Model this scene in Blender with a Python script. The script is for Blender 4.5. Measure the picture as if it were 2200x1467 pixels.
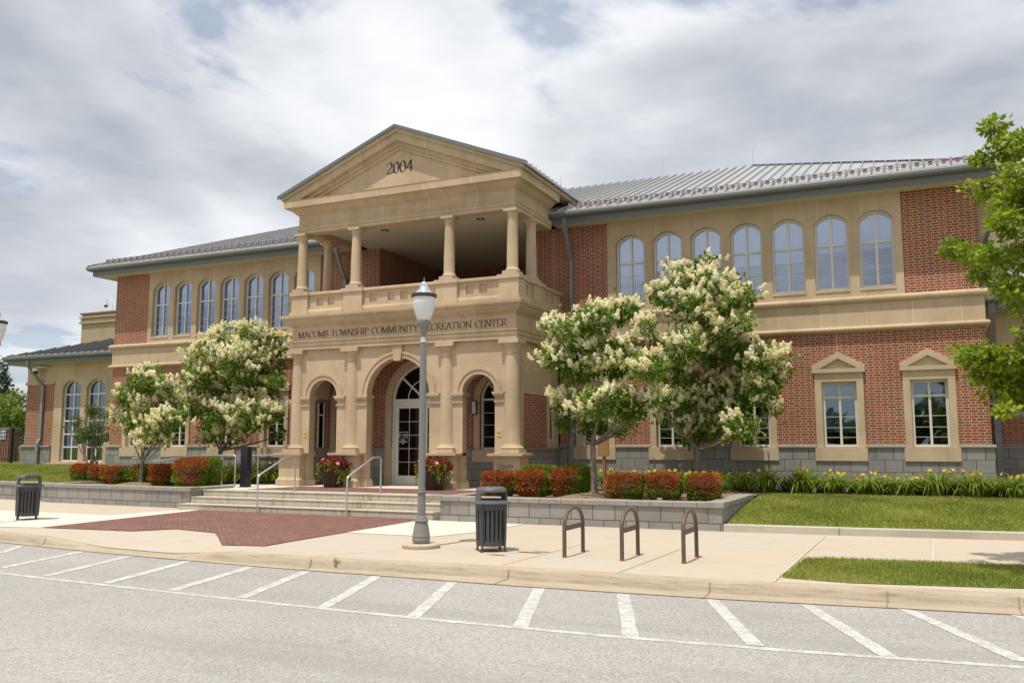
import bpy, math, random
import numpy as np
from mathutils import Vector, Matrix
R = math.radians
for o in list(bpy.data.objects):
    bpy.data.objects.remove(o)
SC = bpy.context.scene
COL = SC.collection
RNG = np.random.default_rng(7)
random.seed(7)

# ------------------------------------------------------------------ camera
CAM = np.array([0.0, 0.0, 1.6])
FPX, YAW, PITCH = 1896.4, R(24.576), R(6.763)
cd = bpy.data.cameras.new('camera')
cd.sensor_width = 36.0
cd.lens = FPX / 2200 * 36
cd.clip_start = 0.05
cd.clip_end = 3000
cam = bpy.data.objects.new('camera', cd)
COL.objects.link(cam)
cam.location = CAM
cam.rotation_euler = (R(90) + PITCH, 0, YAW)
SC.camera = cam
_fw = np.array([-math.sin(YAW) * math.cos(PITCH), math.cos(YAW) * math.cos(PITCH), math.sin(PITCH)])
_rt = np.array([math.cos(YAW), math.sin(YAW), 0])
_up = np.cross(_rt, _fw)


def at(px, py, Y):
    """survey point of the photograph at distance Y in front of the camera, in metres"""
    d = _fw * FPX + _rt * (px - 1100) + _up * (733.5 - py)
    return CAM + d * (Y / d[1])


# ------------------------------------------------------------------ sun, sky
SUN_EL, SUN_DX, SUN_DY = R(71.5), math.cos(R(81)), math.sin(R(81))
sl = bpy.data.lights.new('sun', 'SUN')
sl.energy = 4.2
sl.angle = R(0.53)
sl.color = (1.0, 0.94, 0.85)
sun = bpy.data.objects.new('sun', sl)
COL.objects.link(sun)
sun.location = (-10, -30, 60)
sun.rotation_euler = Vector((SUN_DX * math.cos(SUN_EL), SUN_DY * math.cos(SUN_EL), -math.sin(SUN_EL))).to_track_quat('-Z', 'Y').to_euler()

W = bpy.data.worlds.new('World')
SC.world = W
W.use_nodes = True
wt = W.node_tree
wt.nodes.clear()


class NT:
    """small helper for node trees"""

    def __init__(self, tree):
        self.t = tree

    def n(self, kind, **kw):
        nd = self.t.nodes.new(kind)
        for k, v in kw.items():
            setattr(nd, k, v)
        return nd

    def put(self, sock, val):
        if isinstance(val, bpy.types.NodeSocket):
            self.t.links.new(val, sock)
        elif val is not None:
            if isinstance(val, (tuple, list)) and len(val) == 3 and sock.type == 'RGBA':
                val = (*val, 1)
            sock.default_value = val

    def math(self, op, a, b=None, c=None, clamp=False):
        nd = self.n('ShaderNodeMath', operation=op)
        nd.use_clamp = clamp
        self.put(nd.inputs[0], a)
        if b is not None:
            self.put(nd.inputs[1], b)
        if c is not None:
            self.put(nd.inputs[2], c)
        return nd.outputs[0]

    def mix(self, f, a, b, mode='MIX'):
        nd = self.n('ShaderNodeMix', data_type='RGBA', blend_type=mode)
        self.put(nd.inputs[0], f)
        self.put(nd.inputs[6], a)
        self.put(nd.inputs[7], b)
        return nd.outputs[2]

    def noise(self, vec, scale, detail=4, rough=0.55, dist=0.0):
        nd = self.n('ShaderNodeTexNoise')
        if vec is not None:
            self.put(nd.inputs['Vector'], vec)
        nd.inputs['Scale'].default_value = scale
        nd.inputs['Detail'].default_value = detail
        nd.inputs['Roughness'].default_value = rough
        nd.inputs['Distortion'].default_value = dist
        return nd.outputs[0]

    def ramp(self, fac, stops, interp='LINEAR'):
        nd = self.n('ShaderNodeValToRGB')
        cr = nd.color_ramp
        cr.interpolation = interp
        while len(cr.elements) < len(stops):
            cr.elements.new(0.5)
        for e, (p, c) in zip(cr.elements, stops):
            e.position = p
            e.color = (*c, 1) if len(c) == 3 else c
        self.put(nd.inputs[0], fac)
        return nd.outputs[0]

    def smooth(self, v, lo, hi):
        nd = self.n('ShaderNodeMapRange', interpolation_type='SMOOTHSTEP')
        self.put(nd.inputs[0], v)
        nd.inputs[1].default_value = lo
        nd.inputs[2].default_value = hi
        return nd.outputs[0]

    def xyz(self, vec):
        nd = self.n('ShaderNodeSeparateXYZ')
        self.put(nd.inputs[0], vec)
        return nd.outputs

    def comb(self, x, y, z):
        nd = self.n('ShaderNodeCombineXYZ')
        for i, v in enumerate((x, y, z)):
            self.put(nd.inputs[i], v)
        return nd.outputs[0]


w = NT(wt)
SKY_STR = 0.1
sky = w.n('ShaderNodeTexSky', sky_type='NISHITA')
sky.sun_disc = False
sky.sun_elevation = SUN_EL
sky.sun_rotation = math.atan2(-SUN_DX, -SUN_DY)
geo = w.n('ShaderNodeNewGeometry')
dirv = w.n('ShaderNodeTexCoord').outputs['Generated']
dx, dy, dz = w.xyz(dirv)
den = w.math('ADD', w.math('MAXIMUM', dz, 0.0), 0.16)
cu = w.comb(w.math('DIVIDE', dx, den), w.math('DIVIDE', dy, den), 0.37)
cl_big = w.noise(cu, 0.62, 4, 0.5, 0.6)
cl_fine = w.noise(cu, 2.4, 8, 0.55, 0.0)
cl = w.math('ADD', w.math('MULTIPLY', cl_big, 0.74), w.math('MULTIPLY', cl_fine, 0.26))
k = 1 / SKY_STR
cloud = w.ramp(cl, [(0.41, (1.02 * k, 1.03 * k, 1.04 * k)), (0.47, (0.88 * k, 0.90 * k, 0.94 * k)), (0.525, (0.67 * k, 0.70 * k, 0.75 * k)), (0.60, (0.46 * k, 0.50 * k, 0.555 * k))])
lowband = w.smooth(dz, 0.34, 0.05)
cloud = w.mix(w.math('MULTIPLY', lowband, 0.5), cloud, (0.74 * k, 0.775 * k, 0.84 * k))
gap = w.noise(w.comb(w.math('DIVIDE', dx, den), w.math('DIVIDE', dy, den), 4.7), 1.15, 6, 0.55, 0.4)
cover = w.smooth(gap, 0.68, 0.58)
cover = w.math('MAXIMUM', cover, 0.4)
skyblue = w.mix(0.35, sky.outputs[0], (0.42 * k, 0.55 * k, 0.78 * k))
skycol = w.mix(cover, skyblue, cloud)
bg = w.n('ShaderNodeBackground')
w.put(bg.inputs[0], skycol)
bg.inputs[1].default_value = SKY_STR
wo = w.n('ShaderNodeOutputWorld')
wt.links.new(bg.outputs[0], wo.inputs[0])

SC.view_settings.view_transform = 'Standard'
SC.view_settings.look = 'None'
SC.view_settings.exposure = 0.02
SC.view_settings.gamma = 1.0
SC.view_settings.use_curve_mapping = False
SC.cycles.max_bounces = 6
SC.cycles.transparent_max_bounces = 12
SC.cycles.use_denoising = True

# ------------------------------------------------------------------ materials
MATS = {}


def mat(name, build):
    if name in MATS:
        return MATS[name]
    m = bpy.data.materials.new(name)
    m.use_nodes = True
    m.node_tree.nodes.clear()
    t = NT(m.node_tree)
    out = t.n('ShaderNodeOutputMaterial')
    sh = build(t)
    m.node_tree.links.new(sh, out.inputs[0])
    MATS[name] = m
    return m


def pbsdf(t, col, rough=0.6, metal=0.0, bump=None, spec=0.5, bstr=0.3, bdist=0.01):
    p = t.n('ShaderNodeBsdfPrincipled')
    t.put(p.inputs['Base Color'], col)
    t.put(p.inputs['Roughness'], rough)
    t.put(p.inputs['Metallic'], metal)
    p.inputs['Specular IOR Level'].default_value = spec
    if bump is not None:
        b = t.n('ShaderNodeBump')
        b.inputs['Strength'].default_value = bstr
        b.inputs['Distance'].default_value = bdist
        t.put(b.inputs['Height'], bump)
        t.t.links.new(b.outputs[0], p.inputs['Normal'])
    return p.outputs[0]


def ocoord(t):
    return t.n('ShaderNodeTexCoord').outputs['Object']


def wallu(t):
    """running coordinate along a vertical wall, and height"""
    x, y, z = t.xyz(ocoord(t))
    g = t.n('ShaderNodeNewGeometry')
    nx, ny, nz = t.xyz(g.outputs['True Normal'])
    side = t.math('GREATER_THAN', t.math('ABSOLUTE', nx), 0.7)
    u = t.math('ADD', t.math('MULTIPLY', y, side), t.math('MULTIPLY', x, t.math('SUBTRACT', 1.0, side)))
    return u, z


def b_brick(t):
    u, z = wallu(t)
    ch, pl = 0.0677, 0.3048
    wob = t.math('MULTIPLY', t.math('SUBTRACT', t.noise(ocoord(t), 9, 2), 0.5), 0.010)
    v = t.math('DIVIDE', t.math('ADD', t.math('ADD', z, 0.021), wob), ch)
    row = t.math('FLOOR', v)
    fv = t.math('SUBTRACT', v, row)
    odd = t.math('MODULO', t.math('ADD', row, 1000), 2.0)
    uu = t.math('ADD', t.math('DIVIDE', t.math('ADD', u, wob), pl), t.math('ADD', t.math('MULTIPLY', odd, 0.5), 1000))
    iu = t.math('FLOOR', uu)
    fu = t.math('SUBTRACT', uu, iu)
    head = t.math('GREATER_THAN', fu, 0.66)
    # distance to vertical joints (at 0, .66, 1)
    d1 = t.math('MINIMUM', fu, t.math('ABSOLUTE', t.math('SUBTRACT', fu, 0.66)))
    d1 = t.math('MULTIPLY', t.math('MINIMUM', d1, t.math('SUBTRACT', 1.0, fu)), pl)
    d2 = t.math('MULTIPLY', t.math('MINIMUM', fv, t.math('SUBTRACT', 1.0, fv)), ch)
    d = t.math('MINIMUM', d1, d2)
    face = t.smooth(d, 0.0045, 0.0092)
    wn = t.n('ShaderNodeTexWhiteNoise', noise_dimensions='3D')
    t.put(wn.inputs[0], t.comb(t.math('ADD', t.math('MULTIPLY', iu, 2), head), row, 3.0))
    rnd = wn.outputs[0]
    rr = t.math('ADD', t.math('MULTIPLY', rnd, 0.78), t.math('MULTIPLY', head, 0.22))
    bc = t.ramp(rr, [(0.0, (0.37, 0.080, 0.028)), (0.35, (0.29, 0.056, 0.021)), (0.58, (0.225, 0.052, 0.024)), (0.72, (0.31, 0.090, 0.034)), (0.80, (0.145, 0.074, 0.044)), (1.0, (0.15, 0.105, 0.065))])
    bc = t.mix(t.math('MULTIPLY', t.noise(ocoord(t), 60, 3), 0.35), bc, (0.10, 0.045, 0.03))
    mort = t.mix(t.noise(ocoord(t), 1.2, 4), (0.43, 0.35, 0.25), (0.58, 0.485, 0.36))
    col = t.mix(face, mort, bc)
    big = t.ramp(t.noise(ocoord(t), 0.5, 5, 0.6), [(0.3, (0.86, 0.86, 0.86)), (0.7, (1.1, 1.1, 1.1))])
    col = t.mix(1.0, col, big, 'MULTIPLY')
    return pbsdf(t, col, 0.85, bump=face, bstr=0.5, bdist=0.006, spec=0.25)


def b_stone(joint=0.0, off=0.0, base=(0.53, 0.412, 0.275), dark=(0.435, 0.332, 0.215)):
    def f(t):
        oc = ocoord(t)
        x, y, z = t.xyz(oc)
        st = t.noise(t.comb(t.math('MULTIPLY', x, 2.2), t.math('MULTIPLY', y, 2.2), t.math('MULTIPLY', z, 0.35)), 1.3, 6, 0.62, 0.3)
        bl = t.noise(oc, 0.8, 5, 0.6)
        col = t.mix(t.smooth(bl, 0.35, 0.72), base, dark)
        col = t.mix(t.math('MULTIPLY', t.smooth(st, 0.48, 0.72), 0.45), col, (0.325, 0.24, 0.148))
        gr = t.noise(oc, 55, 3, 0.7)
        col = t.mix(t.math('MULTIPLY', t.smooth(gr, 0.55, 0.8), 0.16), col, (0.25, 0.19, 0.12))
        if joint:
            u, zz = wallu(t)
            q = t.math('MODULO', t.math('ADD', u, off + 100 * joint), joint)
            dj = t.math('MINIMUM', q, t.math('SUBTRACT', joint, q))
            jm = t.math('LESS_THAN', dj, 0.008)
            col = t.mix(t.math('MULTIPLY', jm, 0.75), col, (0.66, 0.58, 0.47))
            iu = t.math('FLOOR', t.math('DIVIDE', t.math('ADD', u, off + 100 * joint), joint))
            wn = t.n('ShaderNodeTexWhiteNoise', noise_dimensions='1D')
            t.put(wn.inputs['W'], iu)
            col = t.mix(t.math('MULTIPLY', wn.outputs[0], 0.30), col, (0.35, 0.255, 0.155))
        return pbsdf(t, col, 0.8, bump=gr, bstr=0.12, bdist=0.004, spec=0.25)
    return f


def b_block(bw, bh, zoff, base, dark, mort, uoff=0.0):
    def f(t):
        u, z = wallu(t)
        oc = ocoord(t)
        v = t.math('DIVIDE', t.math('ADD', z, zoff), bh)
        row = t.math('FLOOR', v)
        fv = t.math('SUBTRACT', v, row)
        odd = t.math('MODULO', t.math('ADD', row, 1000), 2.0)
        uu = t.math('ADD', t.math('DIVIDE', t.math('ADD', u, uoff), bw), t.math('ADD', t.math('MULTIPLY', odd, 0.5), 1000))
        iu = t.math('FLOOR', uu)
        fu = t.math('SUBTRACT', uu, iu)
        d1 = t.math('MULTIPLY', t.math('MINIMUM', fu, t.math('SUBTRACT', 1.0, fu)), bw)
        d2 = t.math('MULTIPLY', t.math('MINIMUM', fv, t.math('SUBTRACT', 1.0, fv)), bh)
        face = t.smooth(t.math('MINIMUM', d1, d2), 0.004, 0.010)
        wn = t.n('ShaderNodeTexWhiteNoise', noise_dimensions='3D')
        t.put(wn.inputs[0], t.comb(iu, row, 1.0))
        sp = t.noise(oc, 70, 4, 0.75)
        big = t.noise(oc, 1.6, 5, 0.6)
        col = t.mix(wn.outputs[0], base, dark)
        col = t.mix(t.math('MULTIPLY', t.smooth(sp, 0.45, 0.75), 0.45), col, tuple(c * 1.55 for c in base))
        col = t.mix(t.math('MULTIPLY', t.smooth(big, 0.5, 0.75), 0.4), col, tuple(c * 0.6 for c in dark))
        eff = t.noise(t.comb(t.math('MULTIPLY', u, 4.0), t.math('MULTIPLY', z, 0.5), 2.0), 1.8, 4, 0.6)
        col = t.mix(t.math('MULTIPLY', t.smooth(eff, 0.62, 0.8), 0.35), col, (0.5, 0.49, 0.47))
        col = t.mix(face, mort, col)
        hgt = t.math('ADD', face, t.math('MULTIPLY', sp, 0.6))
        return pbsdf(t, col, 0.9, bump=hgt, bstr=0.6, bdist=0.012, spec=0.2)
    return f


def b_plain(col, rough=0.5, metal=0.0, var=0.12, scale=3.0, spec=0.5, dirt=None):
    def f(t):
        nz = t.noise(ocoord(t), scale, 5, 0.6)
        c = t.mix(nz, tuple(x * (1 - var) for x in col), tuple(min(1, x * (1 + var)) for x in col))
        if dirt:
            d2 = t.noise(ocoord(t), scale * 2.7, 6, 0.65)
            c = t.mix(t.math('MULTIPLY', t.smooth(d2, 0.52, 0.72), 0.5), c, dirt)
        r = t.math('ADD', rough - 0.08, t.math('MULTIPLY', nz, 0.16))
        return pbsdf(t, c, r, metal, spec=spec)
    return f


def b_concrete(base, warm, joint=True, dark=None):
    def f(t):
        oc = ocoord(t)
        big = t.noise(oc, 0.45, 6, 0.62, 0.4)
        mid = t.noise(oc, 2.3, 6, 0.65)
        fine = t.noise(oc, 90, 2, 0.6)
        col = t.mix(t.smooth(big, 0.36, 0.66), base, warm)
        col = t.mix(t.math('MULTIPLY', t.smooth(mid, 0.50, 0.76), 0.34), col, tuple(c * 0.66 for c in base))
        wst = t.noise(oc, 0.9, 5, 0.7, 0.8)
        col = t.mix(t.math('MULTIPLY', t.smooth(wst, 0.58, 0.74), 0.35), col, (warm[0] * 0.95, warm[1] * 0.80, warm[2] * 0.66))
        col = t.mix(t.math('MULTIPLY', t.smooth(fine, 0.5, 0.8), 0.18), col, tuple(c * 0.6 for c in base))
        return pbsdf(t, col, 0.9, bump=fine, bstr=0.15, bdist=0.004, spec=0.2)
    return f


def b_asphalt(t):
    oc = ocoord(t)
    vo = t.n('ShaderNodeTexVoronoi')
    t.put(vo.inputs['Vector'], oc)
    vo.inputs['Scale'].default_value = 110
    cell = t.xyz(vo.outputs['Color'])[0]
    vo2 = t.n('ShaderNodeTexVoronoi')
    t.put(vo2.inputs['Vector'], oc)
    vo2.inputs['Scale'].default_value = 52
    c2 = t.xyz(vo2.outputs['Color'])[1]
    g = t.math('ADD', t.math('MULTIPLY', cell, 0.6), t.math('MULTIPLY', c2, 0.4))
    col = t.ramp(g, [(0.08, (0.195, 0.187, 0.175)), (0.30, (0.315, 0.302, 0.285)), (0.68, (0.358, 0.343, 0.324)), (0.92, (0.51, 0.488, 0.46))])
    big = t.noise(oc, 0.35, 6, 0.6)
    col = t.mix(1.0, col, t.ramp(big, [(0.3, (0.90, 0.90, 0.90)), (0.7, (1.08, 1.07, 1.06))]), 'MULTIPLY')
    x, y, z = t.xyz(oc)
    lane = t.noise(t.comb(t.math('MULTIPLY', x, 0.12), t.math('MULTIPLY', y, 1.1), 0.0), 1.0, 4, 0.6)
    col = t.mix(t.math('MULTIPLY', t.smooth(lane, 0.45, 0.7), 0.40), col, (0.245, 0.235, 0.222))
    spot = t.noise(oc, 2.3, 3, 0.5)
    col = t.mix(t.math('MULTIPLY', t.smooth(spot, 0.66, 0.76), 0.4), col, (0.19, 0.18, 0.168))
    return pbsdf(t, col, 0.9, bump=g, bstr=0.5, bdist=0.006, spec=0.2)


def b_paint(t):
    oc = ocoord(t)
    a = t.noise(oc, 40, 4, 0.7)
    b = t.noise(oc, 6, 4, 0.6)
    wear = t.smooth(t.math('ADD', t.math('MULTIPLY', a, 0.65), t.math('MULTIPLY', b, 0.35)), 0.41, 0.56)
    col = t.mix(t.math('MULTIPLY', wear, 0.9), (0.60, 0.58, 0.555), (0.36, 0.342, 0.32))
    return pbsdf(t, col, 0.85, spec=0.2)


def b_paver(t):
    oc = ocoord(t)
    br = t.n('ShaderNodeTexBrick')
    rot = t.n('ShaderNodeVectorRotate', rotation_type='Z_AXIS')
    t.put(rot.inputs[0], oc)
    rot.inputs['Angle'].default_value = R(45)
    t.put(br.inputs['Vector'], rot.outputs[0])
    br.inputs['Scale'].default_value = 1.0
    br.inputs['Brick Width'].default_value = 0.2
    br.inputs['Row Height'].default_value = 0.1
    br.inputs['Mortar Size'].default_value = 0.005
    br.inputs['Color1'].default_value = (0.215, 0.108, 0.084, 1)
    br.inputs['Color2'].default_value = (0.155, 0.079, 0.064, 1)
    br.inputs['Mortar'].default_value = (0.10, 0.055, 0.042, 1)
    big = t.noise(oc, 0.9, 6, 0.65)
    col = t.mix(t.math('MULTIPLY', t.smooth(big, 0.45, 0.75), 0.35), br.outputs[0], (0.29, 0.16, 0.13))
    return pbsdf(t, col, 0.85, spec=0.25)


def b_grass(t):
    oc = ocoord(t)
    a = t.noise(oc, 0.8, 6, 0.6)
    b = t.noise(oc, 25, 4, 0.7)
    col = t.mix(a, (0.17, 0.21, 0.03), (0.25, 0.265, 0.05))
    col = t.mix(t.math('MULTIPLY', b, 0.6), col, (0.10, 0.13, 0.022))
    return pbsdf(t, col, 0.95, bump=b, bstr=0.6, bdist=0.03, spec=0.1)


def b_mulch(t):
    oc = ocoord(t)
    vo = t.n('ShaderNodeTexVoronoi')
    t.put(vo.inputs['Vector'], t.comb(*[t.math('MULTIPLY', s, m) for s, m in zip(t.xyz(oc), (1.0, 1.7, 1.0))]))
    vo.inputs['Scale'].default_value = 38
    c = t.xyz(vo.outputs['Color'])[0]
    col = t.ramp(c, [(0.0, (0.10, 0.065, 0.04)), (0.5, (0.24, 0.165, 0.105)), (1.0, (0.42, 0.31, 0.21))])
    return pbsdf(t, col, 0.95, bump=c, bstr=0.8, bdist=0.03, spec=0.1)


def b_leaf(c0, c1, c2, trans=0.35, rough=0.5):
    def f(t):
        at_ = t.n('ShaderNodeAttribute', attribute_name='v')
        col = t.ramp(at_.outputs['Fac'], [(0.0, c0), (0.5, c1), (1.0, c2)])
        p = pbsdf(t, col, rough, spec=0.35)
        tr = t.n('ShaderNodeBsdfTranslucent')
        t.put(tr.inputs[0], col)
        mx = t.n('ShaderNodeMixShader')
        mx.inputs[0].default_value = trans
        t.t.links.new(p, mx.inputs[1])
        t.t.links.new(tr.outputs[0], mx.inputs[2])
        return mx.outputs[0]
    return f


def b_bark(t):
    oc = ocoord(t)
    x, y, z = t.xyz(oc)
    n = t.noise(t.comb(t.math('MULTIPLY', x, 5), t.math('MULTIPLY', y, 5), z), 9, 5, 0.65)
    col = t.mix(n, (0.10, 0.078, 0.06), (0.30, 0.255, 0.21))
    return pbsdf(t, col, 0.9, bump=n, bstr=0.6, bdist=0.02, spec=0.15)


def b_glass(fac, tint):
    def f(t):
        gl = t.n('ShaderNodeBsdfGlossy')
        gl.inputs['Color'].default_value = (0.82, 0.88, 0.97, 1)
        gl.inputs['Roughness'].default_value = 0.015
        nz = t.noise(ocoord(t), 1.1, 2, 0.5)
        bp = t.n('ShaderNodeBump')
        bp.inputs['Strength'].default_value = 0.12
        bp.inputs['Distance'].default_value = 0.02
        t.put(bp.inputs['Height'], nz)
        t.t.links.new(bp.outputs[0], gl.inputs['Normal'])
        tr = t.n('ShaderNodeBsdfTransparent')
        tr.inputs[0].default_value = (*tint, 1)
        lw = t.n('ShaderNodeLayerWeight')
        lw.inputs[0].default_value = 0.25
        fr = t.math('ADD', t.math('MULTIPLY', lw.outputs['Fresnel'], 0.8), fac, clamp=True)
        mx = t.n('ShaderNodeMixShader')
        t.put(mx.inputs[0], fr)
        t.t.links.new(tr.outputs[0], mx.inputs[1])
        t.t.links.new(gl.outputs[0], mx.inputs[2])
        return mx.outputs[0]
    return f


def b_globe(t):
    oc = ocoord(t)
    x, y, z = t.xyz(oc)
    ang = t.math('ARCTAN2', y, x)
    rib = t.math('SINE', t.math('MULTIPLY', ang, 60))
    p = t.n('ShaderNodeBsdfPrincipled')
    p.inputs['Base Color'].default_value = (0.92, 0.93, 0.93, 1)
    p.inputs['Roughness'].default_value = 0.2
    p.inputs['Transmission Weight'].default_value = 0.2
    p.inputs['IOR'].default_value = 1.3
    b = t.n('ShaderNodeBump')
    b.inputs['Strength'].default_value = 0.4
    b.inputs['Distance'].default_value = 0.01
    t.put(b.inputs['Height'], rib)
    t.t.links.new(b.outputs[0], p.inputs['Normal'])
    return p.outputs[0]


def b_roof(t):
    oc = ocoord(t)
    x, y, z = t.xyz(oc)
    n = t.noise(t.comb(x, t.math('MULTIPLY', y, 0.2), t.math('MULTIPLY', z, 0.2)), 2.0, 4, 0.6)
    col = t.mix(n, (0.37, 0.38, 0.385), (0.48, 0.49, 0.49))
    return pbsdf(t, col, 0.42, 0.5, spec=0.5)


def b_kerb(t):
    oc = ocoord(t)
    x, y, z = t.xyz(oc)
    n1 = t.noise(oc, 1.1, 6, 0.65)
    n2 = t.noise(t.comb(t.math('MULTIPLY', x, 0.6), t.math('MULTIPLY', y, 5.0), t.math('MULTIPLY', z, 9.0)), 2.6, 7, 0.7)
    n3 = t.noise(oc, 45, 3, 0.7)
    col = t.mix(n1, (0.45, 0.385, 0.30), (0.38, 0.305, 0.22))
    col = t.mix(t.math('MULTIPLY', t.smooth(n2, 0.46, 0.70), 0.60), col, (0.20, 0.145, 0.095))
    col = t.mix(t.math('MULTIPLY', t.smooth(n3, 0.5, 0.8), 0.35), col, (0.17, 0.13, 0.09))
    return pbsdf(t, col, 0.9, bump=t.math('ADD', n3, t.math('MULTIPLY', n2, 2.0)), bstr=0.4, bdist=0.012, spec=0.2)


def b_footing(t):
    oc = ocoord(t)
    n = t.noise(oc, 6, 5, 0.65)
    col = t.mix(n, (0.38, 0.29, 0.19), (0.56, 0.48, 0.37))
    return pbsdf(t, col, 0.9, bump=n, bstr=0.3, bdist=0.01, spec=0.2)


def b_step(t):
    oc = ocoord(t)
    x, y, z = t.xyz(oc)
    g = t.n('ShaderNodeNewGeometry')
    n1 = t.noise(oc, 1.3, 6, 0.65)
    n2 = t.noise(t.comb(t.math('MULTIPLY', x, 5), y, t.math('MULTIPLY', z, 0.6)), 2.2, 5, 0.6)
    col = t.mix(n1, (0.52, 0.47, 0.38), (0.42, 0.38, 0.30))
    col = t.mix(t.math('MULTIPLY', t.smooth(n2, 0.48, 0.72), 0.55), col, (0.24, 0.215, 0.165))
    # rust run under the right-hand rail post
    dxr = t.math('ABSOLUTE', t.math('SUBTRACT', x, 1.17))
    rust = t.math('MULTIPLY', t.smooth(t.math('ADD', dxr, t.math('MULTIPLY', n2, 0.16)), 0.17, 0.07), 0.55)
    col = t.mix(rust, col, (0.42, 0.20, 0.06))
    # formed joints across each flight
    jd = None
    for jx in (-1.05, 1.02):
        d = t.math('ABSOLUTE', t.math('SUBTRACT', x, jx))
        jd = d if jd is None else t.math('MINIMUM', jd, d)
    col = t.mix(t.math('MULTIPLY', t.math('LESS_THAN', jd, 0.012), 0.7), col, (0.16, 0.14, 0.11))
    return pbsdf(t, col, 0.9, spec=0.2)


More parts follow.
